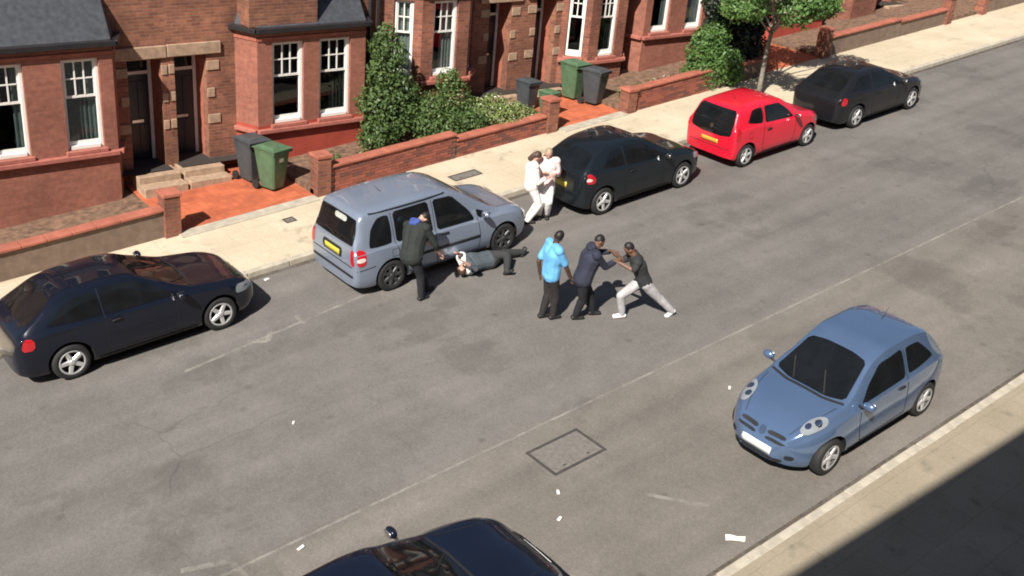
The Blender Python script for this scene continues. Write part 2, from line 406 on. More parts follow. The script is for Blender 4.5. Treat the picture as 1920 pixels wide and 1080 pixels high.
def sash(root, A, B, u0, u1, z0, z1, curtain=None, cols=3, upfrac=.38, inset=.07):
    """a box sash window: frame, two sashes, glazing bars, panes, curtain"""
    A, t, n, L = wallframe(A, B); org = root.location
    def P(u, w, z): q = A+t*u+n*w; return (q.x, q.y, z)
    def part(name, m, par, *boxes, bevel=0):
        b = MB()
        for bx in boxes: b.box(*bx, P=P)
        return b.build(name, m, par, org, bevel=bevel)
    d = -inset; fr = .07
    win = part('window', 'timber_white', root,
               (u0, u0+fr, d-.10, d, z0, z1), (u1-fr, u1, d-.10, d, z0, z1), (u0+fr, u1-fr, d-.10, d, z1-fr, z1),
               (u0+fr, u1-fr, d-.12, d+.03, z0, z0+.08), bevel=.006)
    zm = z1-fr-(z1-z0)*upfrac
    part('meeting_rail', 'timber_white', win, (u0+fr, u1-fr, d-.085, d-.035, zm-.025, zm+.025))
    part('bottom_rail', 'timber_white', win, (u0+fr, u1-fr, d-.095, d-.05, z0+.08, z0+.16))
    for q in (u0+fr, u1-fr-.03): part('stile', 'timber_white', win, (q, q+.03, d-.07, d-.03, zm+.025, z1-fr))
    a0, a1 = u0+fr+.03, u1-fr-.03; b0, b1 = zm+.025, z1-fr
    for c in range(1, cols): part('glazing_bar', 'timber_white', win, (a0+(a1-a0)*c/cols-.014, a0+(a1-a0)*c/cols+.014, d-.066, d-.03, b0, b1))
    zz = (b0+b1)/2
    for c in range(cols):
        x0_, x1_ = a0+(a1-a0)*c/cols+.0145, a0+(a1-a0)*(c+1)/cols-.0145
        part('glazing_bar', 'timber_white', win, (x0_, x1_, d-.065, d-.032, zz-.013, zz+.013))
        part('pane', 'window_glass', win, (x0_, x1_, d-.052, d-.049, b0, zz-.0135)); part('pane', 'window_glass', win, (x0_, x1_, d-.052, d-.049, zz+.0135, b1))
    part('pane', 'window_glass', win, (u0+fr, u1-fr, d-.074, d-.070, z0+.16, zm-.026))
    if curtain:
        def folds(name, ua, ub, za, zb, m):
            b = MB(); k = max(6, int((ub-ua)/.02)); vs = []
            for i in range(k+1):
                u = ua+(ub-ua)*i/k; w_ = d-.15+.025*math.sin(i*1.3)+.01*math.sin(i*.37)
                vs += [P(u, w_, za), P(u, w_, zb)]
            b.add(vs, [(2*i, 2*i+2, 2*i+3, 2*i+1) for i in range(k)]).build(name, m, win, org, smooth=True)
        kind, m = curtain
        if kind == 'full': folds('curtain', u0-.03, u1+.03, z0, z1, m)
        elif kind == 'sides': folds('curtain', u0-.03, u0+(u1-u0)*.27, z0, z1, m); folds('curtain', u1-(u1-u0)*.27, u1+.03, z0, z1, m)
        elif kind == 'right': folds('curtain', u0+(u1-u0)*.45, u1+.03, z0, z1, m)
        elif kind == 'blind': folds('blind', u0, u1, z0+(z1-z0)*.55, z1, m)
    return win
def ubox(name, m, root, A, B, boxes, bevel=0):
    A, t, n, L = wallframe(A, B)
    def P(u, w, z): q = A+t*u+n*w; return (q.x, q.y, z)
    b = MB()
    for bx in boxes: b.box(*bx, P=P)
    return b.build(name, m, root, root.location, bevel=bevel)

def house(x0, x1, base, bay, door, label, group='red brick terraced houses', curtains=(None, None), flat=True, base_m=None):
    """bay: list of plan corners along the bay (left wall, front left, front right, right wall), windows per face"""
    root = tag(empty('terraced_house', ((x0+x1)/2, WY, base)), label, 'house', group)
    org = root.location
    z_s, z_h, z_c = base+1.12, base+3.02, base+3.36         # sill, window head, cornice
    bl, fl, fr_, br = bay['plan']
    # lower storey of the main wall
    mb = MB()
    dz = base+.28
    if door[0] > br[0]:
        panel(mb, (x0, WY), (bl[0], WY), base-.6, z_c+3.2)
        panel(mb, (br[0], WY), (x1, WY), base-.6, z_c+3.2, [(door[0]-br[0], door[1]-br[0], dz, dz+2.45)])
    else:
        panel(mb, (x0, WY), (bl[0], WY), base-.6, z_c+3.2, [(door[0]-x0, door[1]-x0, dz, dz+2.45)])
        panel(mb, (br[0], WY), (x1, WY), base-.6, z_c+3.2)
    # wall above the bay, with two upper windows
    L = br[0]-bl[0]
    ops = [(L*.14, L*.42, z_c+1.0, z_c+2.6), (L*.58, L*.86, z_c+1.0, z_c+2.6)]
    panel(mb, (bl[0], WY), (br[0], WY), z_c-.2, z_c+3.2, ops)
    mb.box(x0, x1, WY+.5, WY+6, z_c+3.2-.05, z_c+3.2) if False else None
    # party ends and back
    mb.add([(x0, WY, base-.6), (x0, WY+7, base-.6), (x0, WY+7, z_c+3.2), (x0, WY, z_c+3.2)], [(0, 1, 2, 3)])
    mb.add([(x1, WY, base-.6), (x1, WY+7, base-.6), (x1, WY+7, z_c+3.2), (x1, WY, z_c+3.2)], [(0, 1, 2, 3)])
    mb.add([(x0, WY+7, base-.6), (x1, WY+7, base-.6), (x1, WY+7, z_c+3.2), (x0, WY+7, z_c+3.2)], [(0, 1, 2, 3)])
    mb.build('wall', 'brick_upper', root, org)
    for o in ops: sash(root, (bl[0], WY), (br[0], WY), *o)
    # roof
    rb = MB(); r0, r1 = WY-.35, WY+3.6; ze, zr = z_c+3.12, z_c+5.6
    rb.add([(x0, r0, ze), (x1, r0, ze), (x1, r1, zr), (x0, r1, zr), (x0, WY+7.3, ze), (x1, WY+7.3, ze)], [(0, 1, 2, 3), (3, 2, 5, 4), (0, 3, 4), (1, 5, 2)])
    roof = rb.build('roof', 'slate', root, org)
    MB().tube([(x0, r0-.03, ze-.02), (x1, r0-.03, ze-.02)], .06).build('gutter', 'dark_gutter', roof, org, smooth=True)
    # room behind the windows
    rm = MB(); rm.add([(x0+.1, WY+1.6, base-.5), (x1-.1, WY+1.6, base-.5), (x1-.1, WY+1.6, z_c+3.1), (x0+.1, WY+1.6, z_c+3.1)], [(0, 1, 2, 3)])
    rm.add([(x0+.1, WY+1.6, z_c-.05), (x1-.1, WY+1.6, z_c-.05), (x1-.1, WY+.26, z_c-.05), (x0+.1, WY+.26, z_c-.05)], [(0, 1, 2, 3)])
    rm.add([(x0+.1, WY+1.6, base+.3), (x1-.1, WY+1.6, base+.3), (x1-.1, BY+.26, base+.3), (x0+.1, BY+.26, base+.3)], [(0, 1, 2, 3)])
    rm.build('interior', 'room_dark', root, org)
    # bay
    faces = [(bl, fl), (fl, fr_), (fr_, br)]
    mb = MB(); mp = MB()
    ci = 0
    for k, (a, b) in enumerate(faces):
        LL = math.hypot(b[0]-a[0], b[1]-a[1]); ops = []
        for (u0, u1) in bay['wins'][k]: ops.append((u0*LL, u1*LL, z_s, z_h))
        panel(mb, a, b, z_s-.02, z_c-.1, ops)
        panel(mp, a, b, base-.6, z_s-.02)
        for o in ops:
            sash(root, a, b, *o, curtain=curtains[ci % len(curtains)], cols=3 if o[1]-o[0] > .55 else 2); ci += 1
            ubox('window_sill', 'sill_paint', root, a, b, [(o[0]-.05, o[1]+.05, -.05, .075, z_s-.085, z_s-.004)], bevel=.01)
        # string course below the windows and head course above
        e0 = -.03 if k else 0; e1 = .03 if k < 2 else 0
        if LL > .2:
            ubox('sill_course', 'sill_paint', root, a, b, [(e0, LL-e1*0, -.04, .11, z_s-.19, z_s-.09)], bevel=.015)
            ubox('head_course', 'rubbed_brick', root, a, b, [(0, LL, -.04, .025, z_h+.06, z_h+.13)])
            ubox('cornice', 'dark_gutter', root, a, b, [(-.06, LL+.06, -.05, .15, z_c-.10, z_c+.02)], bevel=.02)
    mb.build('bay_wall', 'bay_brick' if flat else 'brick', root, org); mp.build('bay_base', base_m or ('red_paint' if flat else 'brick'), root, org)
    # bay roof: slates rising back to the wall
    rb = MB(); P = [(q[0], q[1], z_c+.01) for q in (bl, fl, fr_, br)]
    zt = z_c+.85; T = [(bl[0]+.25, WY-.02, zt), (br[0]-.25, WY-.02, zt)]
    rb.add(P+T, [(0, 1, 4), (1, 2, 5, 4), (2, 3, 5), (0, 4, 5, 3), (0, 3, 2, 1)])
    rb.build('bay_roof', 'slate', root, org)
    # door in a recess
    dx0, dx1 = door; yr = WY+.62
    pb = MB()
    pb.add([(dx0, WY+.24, dz), (dx0, yr, dz), (dx0, yr, dz+2.45), (dx0, WY+.24, dz+2.45)], [(0, 1, 2, 3)])
    pb.add([(dx1, WY+.24, dz), (dx1, yr, dz), (dx1, yr, dz+2.45), (dx1, WY+.24, dz+2.45)], [(0, 1, 2, 3)])
    pb.add([(dx0, WY+.24, dz+2.45), (dx1, WY+.24, dz+2.45), (dx1, yr, dz+2.45), (dx0, yr, dz+2.45)], [(0, 1, 2, 3)])
    pb.build('porch', 'rubbed_brick', root, org)
    step = MB().box(dx0-.11, dx1+.11, WY-.55, yr+.05, base-.4, dz).box(dx0-.12, dx1+.12, WY-.9, WY-.551, base-.4, dz-.15).build('doorstep', 'stone', root, org, bevel=.015)
    dr = MB().box(dx0+.09, dx1-.09, yr-.05, yr, dz+.01, dz+2.0).build('door', 'door_navy', root, org, bevel=.006)
    for (a, b_, c, e) in ((.18, .46, .2, .85), (.54, .82, .2, .85), (.18, .46, 1.0, 1.85), (.54, .82, 1.0, 1.85)):
        W = dx1-dx0; MB().box(dx0+W*a, dx0+W*b_, yr-.068, yr-.051, dz+c, dz+e).build('door_panel', 'door_navy', dr, org, bevel=.012)
    MB().box((dx0+dx1)/2-.13, (dx0+dx1)/2+.13, yr-.075, yr-.051, dz+.90, dz+.96).build('letterbox', 'steel', dr, org)
    MB().box(dx0+.12, dx0+.17, yr-.09, yr-.051, dz+1.0, dz+1.05).build('door_knob', 'steel', dr, org)
    MB().box(dx0+.01, dx0+.085, yr-.07, yr+.01, dz, dz+2.40).box(dx1-.085, dx1-.01, yr-.07, yr+.01, dz, dz+2.40).box(dx0+.085, dx1-.085, yr-.07, yr+.01, dz+2.0, dz+2.07).box(dx0+.085, dx1-.085, yr-.07, yr+.01, dz+2.36, dz+2.43).build('door_frame', 'timber_white', root, org)
    MB().box(dx0+.09, dx1-.09, yr-.03, yr-.025, dz+2.07, dz+2.36).build('fanlight', 'car_glass', root, org)
    # stone blocks up the jambs of the porch
    for sgn, xe in ((-1, dx0), (1, dx1)):
        for i in range(3):
            ww = .30 if i % 2 == 0 else .18
            if (sgn < 0 and xe-x0 < .4) or (sgn > 0 and x1-xe < .4): ww = .13
            a, b_ = (xe-ww, xe-.002) if sgn < 0 else (xe+.002, xe+ww)
            MB().box(a, b_, WY-.025, WY+.03, dz+.85+i*.62, dz+1.06+i*.62).build('quoin', 'stone', root, org, bevel=.01)
    MB().box(max(dx0-.34, x0+.01), min(dx1+.34, x1-.01), WY-.06, WY+.03, dz+2.47, dz+2.74).build('lintel', 'stone', root, org, bevel=.015)
    # rainwater pipe
    px = x1-.12 if door[0] < fl[0] else x0+.12
    MB().tube([(px, WY-.06, base-.3), (px, WY-.06, z_c+3.1)], .045).build('rainwater_pipe', 'dark_gutter', root, org, smooth=True)
    return root
PR = {}
A1 = dict(plan=[(10.92, WY), (11.17, BY), (14.03, BY), (14.28, WY)], wins=[[], [(.13, .415), (.56, .855)], []])
PR['H1'] = house(9.3, 14.6, 1.04, A1, (9.47, 10.22), 'brick house with a red painted bay base, two dark sash windows and wheelie bins outside', curtains=(None, ('right', 'curtain_dark')))
A4 = dict(plan=[(23.55, WY), (23.68, BY), (26.5, BY), (26.78, WY)], wins=[[], [(.10, .37), (.63, .90)], []])
PR['H4'] = house(23.5, 27.9, 2.33, A4, (27.02, 27.77), 'brick house behind the bright green shrub, pale curtains in its bay', curtains=(('sides', 'curtain_grey'), ('full', 'curtain_grey')), base_m='bay_brick')
B2 = dict(plan=[(14.95, WY), (15.67, BY), (17.15, BY), (17.8, WY)], wins=[[(.24, .76)], [(.24, .75)], [(.24, .76)]])
PR['H2'] = house(14.6, 19.5, 1.75, B2, (18.28, 19.05), 'brick house with climbing shrub over its angled bay and white net curtains', curtains=(('full', 'curtain_white'), ('right', 'curtain_white')), flat=False)
B3 = dict(plan=[(20.9, WY), (21.5, BY), (22.9, BY), (23.42, WY)], wins=[[(.22, .78)], [(.26, .74)], [(.22, .78)]])
PR['H3'] = house(19.5, 23.5, 1.78, B3, (19.93, 20.68), 'brick house with an angled bay behind green and grey wheelie bins', curtains=(None, ('right', 'curtain_dark')), flat=False)
def move(o, dx, dz, label):
    c = copy_tree(o); c.location = o.location+Vector((dx, 0, dz)); c['label'] = label; return c
DX, DZ = 18.6, 1.60
move(PR['H4'], -DX, -DZ+.30, 'brick house just down the hill, next door to the red painted bay')
move(PR['H3'], -DX, -DZ+.30, 'brick house with an angled bay behind the parked black car')
for k, nm, od in ((1, 'H1', 'first'), (1, 'H2', 'second'), (1, 'H3', 'third'), (1, 'H4', 'fourth'), (2, 'H1', 'fifth'), (2, 'H2', 'sixth')):
    move(PR[nm], DX*k, DZ*k-.1, od+' brick house up the hill past the street tree')

# upper brick bay over the left half of the first bay
def upper_bay():
    r = PR['H1']; org = r.location; zc = 1.04+3.37
    b = MB(); panel(b, (11.0, BY+.03), (12.72, BY+.03), zc+.02, zc+3.0, [(.45, 1.35, zc+1.05, zc+2.6)])
    b.add([(12.72, BY+.03, zc+.02), (12.72, WY, zc+.02), (12.72, WY, zc+3), (12.72, BY+.03, zc+3)], [(0, 1, 2, 3)])
    b.add([(11.0, BY+.03, zc+.02), (11.0, BY+.03, zc+3), (11.0, WY, zc+3), (11.0, WY, zc+.02)], [(0, 1, 2, 3)])
    b.build('upper_bay_wall', 'brick_upper', r, org)
    sash(r, (11.0, BY+.03), (12.72, BY+.03), .45, 1.35, zc+1.05, zc+2.6)
upper_bay()

# the terrace on the camera's own side: only its shadow and reflection reach the picture
def near_terrace():
    r = tag(empty('terraced_house', (5, -4, 0)), 'tall brick terrace across the road from the red houses', 'house')
    b = MB(); org = r.location
    ops = [(u, u+1.1, 2+6*0+zz, 2+zz+1.7) for u in np.arange(2, 74, 4.0) for zz in (0.5, 4.0, 7.5)]
    A, B = (-35, -.45), (41, -.45)
    panel(b, B, A, -4, 13.6, [])
    b.add([(-35, -.45, 13.6), (41, -.45, 13.6), (41, -8, 15), (-35, -8, 15), (-35, -8, -4), (41, -8, -4), (-35, -.45, -4), (41, -.45, -4)], [(0, 1, 2, 3), (3, 2, 5, 4), (0, 3, 4, 6), (1, 7, 5, 2)])
    b.build('wall', 'brick', r, org)
    for o in ops:
        w_ = MB().box(A[0]+o[0], A[0]+o[1], -.45, -.38, o[2], o[3]).build('window', 'timber_white', r, org)
        MB().box(A[0]+o[0]+.08, A[0]+o[1]-.08, -.379, -.372, o[2]+.08, o[3]-.08).build('pane', 'car_glass', w_, org)
near_terrace()

# ------------------------------------------------------------------ front gardens: paths, walls, pillars
for nm, x0, x1 in (('garden_path', 8.2, 11.45), ('garden_path', 18.62, 20.98), ('garden_path', 26.8, 29.8)):
    n = 6; b = MB(); vs = []
    for i in range(n+1):
        x = x0+(x1-x0)*i/n; vs += [(x, WALL_Y-.06, G(x)+PAVE+.006), (x, WY+.02, G((x0+x1)/2)*.6+G(x)*.4+PAVE+.09)]
    tag(b.add(vs, [(2*i, 2*i+2, 2*i+3, 2*i+1) for i in range(n)]).build(nm, 'quarry_tile'), kind='structure')
for x0, x1 in ((3, 8.2), (11.45, 18.62), (20.98, 26.8), (29.8, 50)):
    tag(MB().sbox(x0, x1, WALL_Y, WY+.1, -.1, PAVE+.12).build('garden_soil', 'soil'), kind='structure')
# threshold strips of pale concrete where the paths meet the pavement
for x0, x1 in ((8.2, 11.4), (18.65, 20.98)):
    b = MB().sbox(x0, x1, WALL_Y-.36, WALL_Y-.05, 0, PAVE+.03); tag(b.build('path_threshold', 'kerb_stone', bevel=.01), kind='structure')

def brick_shades():
    out = []
    for i, c in enumerate(((.22, .07, .045), (.17, .055, .042), (.27, .085, .055), (.13, .055, .045))):
        out.append(mat('wall_brick_%d' % i, c, .85, var=.3, scale=14, bmp=.4).name)
    return out
BR = brick_shades()
mat('mortar', (.17, .12, .09), .95, var=.2)
def garden_wall(x0, x1, y, h, label, pillars=(), bricks=True, ph=.93):
    r = tag(empty('garden_wall', ((x0+x1)/2, y, G((x0+x1)/2)+PAVE)), label, 'wall', 'low brick garden walls')
    org = r.location
    z0 = PAVE-.08
    MB().sbox(x0, x1, y-.095, y+.11, z0, PAVE+h).build('core', 'mortar', r, org)
    pm = {}
    if bricks:
        rows = int(round(h/.075)); L = x1-x0; nb = max(1, int(L/.23)); bw = L/nb
        for k in range(len(BR)):
            o = MB().box(.005, bw-.005, -.112, -.09, .004, .071).build('brick', BR[k], None); COL.objects.unlink(o); pm[k] = o.data
        cnt = 0
        for j in range(rows):
            for i in range(nb):
                xx = x0+i*bw+(bw/2 if j % 2 else 0)
                if xx+bw > x1+.01: continue
                o = bpy.data.objects.new('brick', pm[rnd.choice((0, 0, 1, 2, 2, 3))]); COL.objects.link(o); o.parent = r
                o.location = Vector((xx, y+rnd.uniform(-.004, .004), G(xx)+PAVE+j*.075))-org; o.rotation_euler = (0, -TILT, 0)
                cnt += 1
    # coping
    n = max(1, int((x1-x0)/.45)); cw = (x1-x0)/n
    for i in range(n):
        MB().sbox(x0+i*cw+.004, x0+(i+1)*cw-.004, y-.15, y+.15, PAVE+h, PAVE+h+.06+rnd.uniform(-.004, .004)).build('coping_brick', 'rubbed_brick', r, org, bevel=.012)
    for px in pillars:
        p = MB().box(px-.17, px+.17, y-.19, y+.15, G(px)+z0-.05, G(px)+PAVE+ph-.06).build('pillar', 'brick', r, org, bevel=.006)
        MB().box(px-.20, px+.20, y-.22, y+.18, G(px)+PAVE+ph-.06, G(px)+PAVE+ph+.02).build('pillar_cap', 'rubbed_brick', p, org, bevel=.015)
    return r
garden_wall(11.83, 15.3, WALL_Y, .58, 'low brick garden wall with pillar beside the green wheelie bin', (11.62,))
garden_wall(15.32, 18.2, WALL_Y+.02, .42, 'low brick garden wall under the flowering bushes, pillar at its end', (18.38,), ph=.88)
garden_wall(21.25, 24.3, WALL_Y-.12, .58, 'low brick garden wall behind the red hatchback, pillar at its end', (21.1,), ph=.66)
garden_wall(24.32, 26.7, WALL_Y-.12, .5, 'low brick garden wall under the tall green hedge', bricks=False)
garden_wall(4.2, 8.0, WALL_Y, .58, 'low brick garden wall behind the parked black car', (8.1,), bricks=False)
garden_wall(30.0, 34.0, WALL_Y, .58, 'low brick garden wall beyond the street tree', (29.9,), bricks=False)
garden_wall(34.02, 36.9, WALL_Y, .5, 'low brick garden wall up the hill, second beyond the street tree', (37.05,), bricks=False)
garden_wall(39.6, 46.5, WALL_Y, .55, 'long low brick garden wall furthest up the hill', (39.45,), bricks=False)

# ------------------------------------------------------------------ covers in the road and pavement
def cover(x0, x1, y0, y1, h, label, name='manhole_cover', rows=2):
    xc, yc = (x0+x1)/2, (y0+y1)/2
    r = tag(empty(name, (xc, yc, G(xc)+h)), label, 'manhole cover'); r.rotation_euler = (0, -TILT, 0)
    a, b = (x1-x0)/2, (y1-y0)/2
    fr = MB()
    for bx in ((-a, a, -b, -b+.045), (-a, a, b-.045, b), (-a, -a+.045, -b+.045, b-.045), (a-.045, a, -b+.045, b-.045)): fr.box(*bx, -.02, .006)
    fr.build('frame', 'cover_dark', r)
    for i in range(rows):
        xa, xb = -a+.05+(2*a-.1)*i/rows+.003, -a+.05+(2*a-.1)*(i+1)/rows-.003
        p = MB().box(xa, xb, -b+.05, b-.05, -.02, .004).build('plate', 'cover_plate', r)
        MB().box((xa+xb)/2-.03, (xa+xb)/2+.03, -b+.10, -b+.13, .004, .0055).build('lifting_slot', 'cover_dark', p)
mat('cover_dark', (.055, .05, .046), .7, var=.3); mat('cover_plate', (.165, .15, .135), .7, var=.2, scale=12, bmp=.3)
mat('cover_pale', (.30, .26, .20), .8, var=.2)
cover(9.24, 10.27, 9.13, 9.82, .0, 'rectangular two-plate metal cover set in the road surface')
cover(14.45, 15.25, 18.65, 19.0, PAVE, 'metal utility cover in the pavement behind the silver-blue people carrier', 'utility_cover', 2)
cover(10.25, 10.5, 18.95, 19.2, PAVE, 'small square stopcock cover in the pale pavement', 'utility_cover', 1)

# ------------------------------------------------------------------ litter
mat('paper', (.82, .79, .72), .8, var=.05)
def scrap(x, y, h, s, label, ang):
    r = random.Random(int(x*100)); b = MB(); c, sn = math.cos(ang), math.sin(ang)
    vs = []
    for i, u in enumerate((-1, -.2, .45, 1)):
        for v in (-.5, .5):
            X, Y = u*s+r.uniform(-.1, .1)*s, v*s*.8+r.uniform(-.1, .1)*s
            vs.append((x+X*c-Y*sn, y+X*sn+Y*c, 0.012+abs(r.gauss(0, .12))*s))
    vs = [(a, b_, G(a)+h+z) for a, b_, z in vs]
    b.add(vs, [(2*i, 2*i+1, 2*i+3, 2*i+2) for i in range(3)]); o = b.build('paper_scrap', 'paper', None, (x, y, G(x)+h))
    o.location = (x, y, G(x)+h); so_ = o.modifiers.new('solidify', 'SOLIDIFY'); so_.thickness = .004
    tag(o, label, 'litter', 'litter on the road')
scrap(8.66, 8.38, 0, .055, 'white paper scrap on the asphalt beyond the navy car, between its nose and the manhole', .4)
scrap(9.02, 8.82, 0, .05, 'small pale paper scrap on the asphalt right beside the manhole cover', 1.)
scrap(5.6, 10.05, 0, .05, 'tiny white paper scrap beside the worn painted line', .2)
scrap(10.25, 6.62, 0, .13, 'long white paper scrap against the near kerb', 2.3)
scrap(10.65, 16.22, 0, .05, 'tiny white scrap behind the bumper of the silver-blue people carrier', .3)
scrap(8.8, 17.1, 0, .06, 'white paper scrap in the gutter by the far kerb', .2)
scrap(13.0, 9.1, 0, .045, 'tiny pale scrap on the road ahead of the pale blue hatchback', .6)
scrap(6.9, 12.6, 0, .04, 'tiny pale scrap alone in the middle of the road', .9)

#PART2
# ------------------------------------------------------------------ wheelie bins
mat('bin_green', (.075, .14, .075), .5, var=.18, scale=5, bmp=.08); mat('bin_grey', (.052, .06, .066), .5, var=.18, scale=5, bmp=.08)
mat('bin_sticker', (.62, .68, .58), .6, var=.15)
def wheelie(x, y, rz, m, label, s=1.0, open_=0, sticker=False, base=None):
    r = tag(empty('wheelie_bin', (x, y, G(x)+PAVE+.012 if base is None else base), (0, 0, rz)), label, 'bin', 'wheelie bins in the front gardens')
    r.scale = (s, s, s)
    b = MB(); lv = [(.06, .19, .21), (.5, .235, .265), (.92, .275, .31), (.97, .29, .33)]
    vs = []
    for z, a, d in lv:
        e = .045
        vs += [(-a+e, -d, z), (a-e, -d, z), (a, -d+e, z), (a, d-e, z), (a-e, d, z), (-a+e, d, z), (-a, d-e, z), (-a, -d+e, z)]
    fs = [tuple(range(8))[::-1], tuple(range(24, 32))]
    for i in range(3):
        for k in range(8): fs.append((i*8+k, i*8+(k+1) % 8, (i+1)*8+(k+1) % 8, (i+1)*8+k))
    b.add(vs, fs); b.build('body', m, r, bevel=.012)
    for u in (-.10, .10): MB().box(u-.035, u+.035, -.262, -.235, .12, .80, P=lambda x_, y_, z_: (x_, y_-(z_-.5)*.11, z_)).build('rib', m, r, bevel=.01)
    MB().box(-.30, .30, -.345, -.30, .90, .965).build('rim', m, r, bevel=.01)
    l = MB(); l.box(-.30, .30, -.36, .31, .972, 1.0); l.add([(-.25, -.29, 1.0), (.25, -.29, 1.0), (.25, .25, 1.0), (-.25, .25, 1.0), (-.18, -.2, 1.045), (.18, -.2, 1.045), (.18, .2, 1.045), (-.18, .2, 1.045)], [(0, 1, 5, 4), (1, 2, 6, 5), (2, 3, 7, 6), (3, 0, 4, 7), (4, 5, 6, 7)])
    lid = l.build('lid', m, r, bevel=.012)
    MB().tube([(-.24, .36, .95), (.24, .36, .95)], .016).build('handle', m, r, smooth=True)
    for sx in (-1, 1): MB().lathe([(-.03, 0), (-.03, .10), (.03, .10), (.03, 0)], 16, 'x', (sx*.24, .27, .10)).build('wheel', 'rubber', r)
    if sticker: MB().box(-.07, .07, -.296, -.262, .70, .80).build('sticker', 'bin_sticker', r)
    return r
wheelie(10.88, 20.80, .30, 'bin_green', 'green wheelie bin with a white sticker, in front of the red painted bay', sticker=True)
wheelie(10.74, 21.52, .15, 'bin_grey', 'dark grey wheelie bin half hidden behind the green bin with the sticker', 1.02)
wheelie(18.90, 21.5, .1, 'bin_grey', 'slim dark grey wheelie bin beside the doorstep and the flowering bushes', .86)
wheelie(19.02, 20.75, .2, 'bin_green', 'short green wheelie bin behind the wall pillar', .72)
wheelie(20.62, 21.55, .1, 'bin_green', 'tall green wheelie bin under the angled bay window', 1.04)
wheelie(20.78, 20.85, .25, 'bin_grey', 'dark grey wheelie bin in front of the tall green one', .98)

# ------------------------------------------------------------------ plants
def foliage(name, m, parent, blobs, n, size, seed, org, flat=.35, drop=.0):
    """leaf-sized folded faces through the volume of uneven clumps, denser to the outside"""
    g = np.random.default_rng(seed); wts = np.array([b[1][0]*b[1][1]*b[1][2] for b in blobs])**.7; wts /= wts.sum()
    idx = g.choice(len(blobs), n, p=wts)
    C = np.array([b[0] for b in blobs])[idx]; R = np.array([b[1] for b in blobs])[idx]
    d = g.normal(size=(n, 3)); d /= np.linalg.norm(d, axis=1)[:, None]
    rad = g.uniform(0.25, 1, n)**.45
    lump = 1+.22*np.sin(d[:, 0]*5+idx)*np.sin(d[:, 1]*6+idx*2)*np.cos(d[:, 2]*5+idx)
    P = C+d*R*(rad*lump)[:, None]
    nrm = d+g.normal(size=(n, 3))*.75; nrm[:, 2] += flat; nrm /= np.linalg.norm(nrm, axis=1)[:, None]
    a = np.cross(nrm, g.normal(size=(n, 3))); a /= np.linalg.norm(a, axis=1)[:, None]; b = np.cross(nrm, a)
    s = size*g.uniform(.6, 1.35, n)[:, None]
    V = np.stack([P-a*s, P-b*s*.5+nrm*s*.12, P+a*s, P+b*s*.5+nrm*s*.12], 1).reshape(-1, 3)-np.array(org)
    me = bpy.data.meshes.new(name)
    me.vertices.add(4*n); me.vertices.foreach_set('co', V.ravel())
    me.loops.add(4*n); me.loops.foreach_set('vertex_index', np.arange(4*n)); me.polygons.add(n)
    me.polygons.foreach_set('loop_start', np.arange(0, 4*n, 4)); me.update(calc_edges=True)
    at = me.attributes.new('tone', 'FLOAT', 'FACE'); at.data.foreach_set('value', np.clip(g.normal(.5, .24, n), 0, 1))
    me.materials.append(MATS[m])
    o = bpy.data.objects.new(name, me); COL.objects.link(o); o.parent = parent
    return o
def plant(name, x, y, base, blobs, m, n, size, label, cat, seed, stems=4, group=None, extra=()):
    r = tag(empty(name, (x, y, base)), label, cat, group); org = r.location
    foliage('foliage', m, r, blobs, n, size, seed, org)
    for (mm, nn, ss, bl, nm) in extra: foliage(nm, mm, r, bl, nn, ss, seed+9, org)
    g = random.Random(seed)
    for i in range(stems):
        c = Vector(blobs[i % len(blobs)][0]); q = Vector((x+g.uniform(-.12, .12), y+g.uniform(-.1, .1), base-.06))
        MB().tube([q, q.lerp(c, .5)+Vector((g.uniform(-.08, .08), g.uniform(-.08, .08), .05)), c], [.025, .018, .008], 6).build('stem', 'stem', r, org, smooth=True)
    return r
zg = lambda x: G(x)+PAVE+.12
# tall climbing shrub between the two bays
bl = [((14.35+dx, 21.45+dy, zg(14.4)+h), (rx, ry, rz)) for dx, dy, h, rx, ry, rz in
      ((0, 0, .5, .62, .5, .55), (-.55, -.35, .35, .5, .4, .4), (-.15, .1, 1.0, .6, .5, .55), (.25, 0, 1.3, .6, .5, .5), (0, .15, 1.75, .52, .45, .5), (.2, .2, 2.15, .42, .4, .45), (-.1, .2, 2.35, .34, .34, .38), (.55, -.1, .75, .5, .45, .5), (.1, .25, 2.65, .22, .24, .3))]
plant('climbing_shrub', 14.4, 21.5, zg(14.4), bl, 'leaf_mid', 8500, .05, 'tall dark green climbing shrub between the two bay windows', 'shrub', 3)
bl = [((15.75+dx, 20.95+dy, zg(15.8)+h), (rx, ry, rz)) for dx, dy, h, rx, ry, rz in
      ((0, 0, .45, .65, .5, .5), (.3, .1, .95, .5, .42, .45), (-.35, 0, .8, .45, .4, .45), (.15, .1, 1.35, .35, .33, .38), (.65, -.1, .5, .5, .42, .45), (-.6, -.1, .4, .4, .38, .42), (-.2, -.55, .45, .5, .35, .35), (.45, -.5, .45, .5, .35, .32))]
plant('bushy_shrub', 15.8, 20.95, zg(15.8), bl, 'leaf_mid', 7000, .045, 'bushy mid green shrub behind the low wall, beside the climbing one', 'shrub', 5, extra=[('leaf_pale', 900, .035, bl[1:4], 'young_leaves')])
bl = [((17.1+dx, 20.65+dy, zg(17.1)+h), (rx, ry, rz)) for dx, dy, h, rx, ry, rz in
      ((0, 0, .35, .5, .4, .38), (.45, 0, .38, .45, .4, .36), (-.4, .1, .45, .4, .4, .4), (.85, .05, .3, .4, .35, .3), (.2, .3, .5, .45, .35, .35), (1.1, -.15, .25, .3, .3, .25), (.1, -.4, .35, .5, .3, .3), (.7, -.35, .3, .4, .3, .28))]
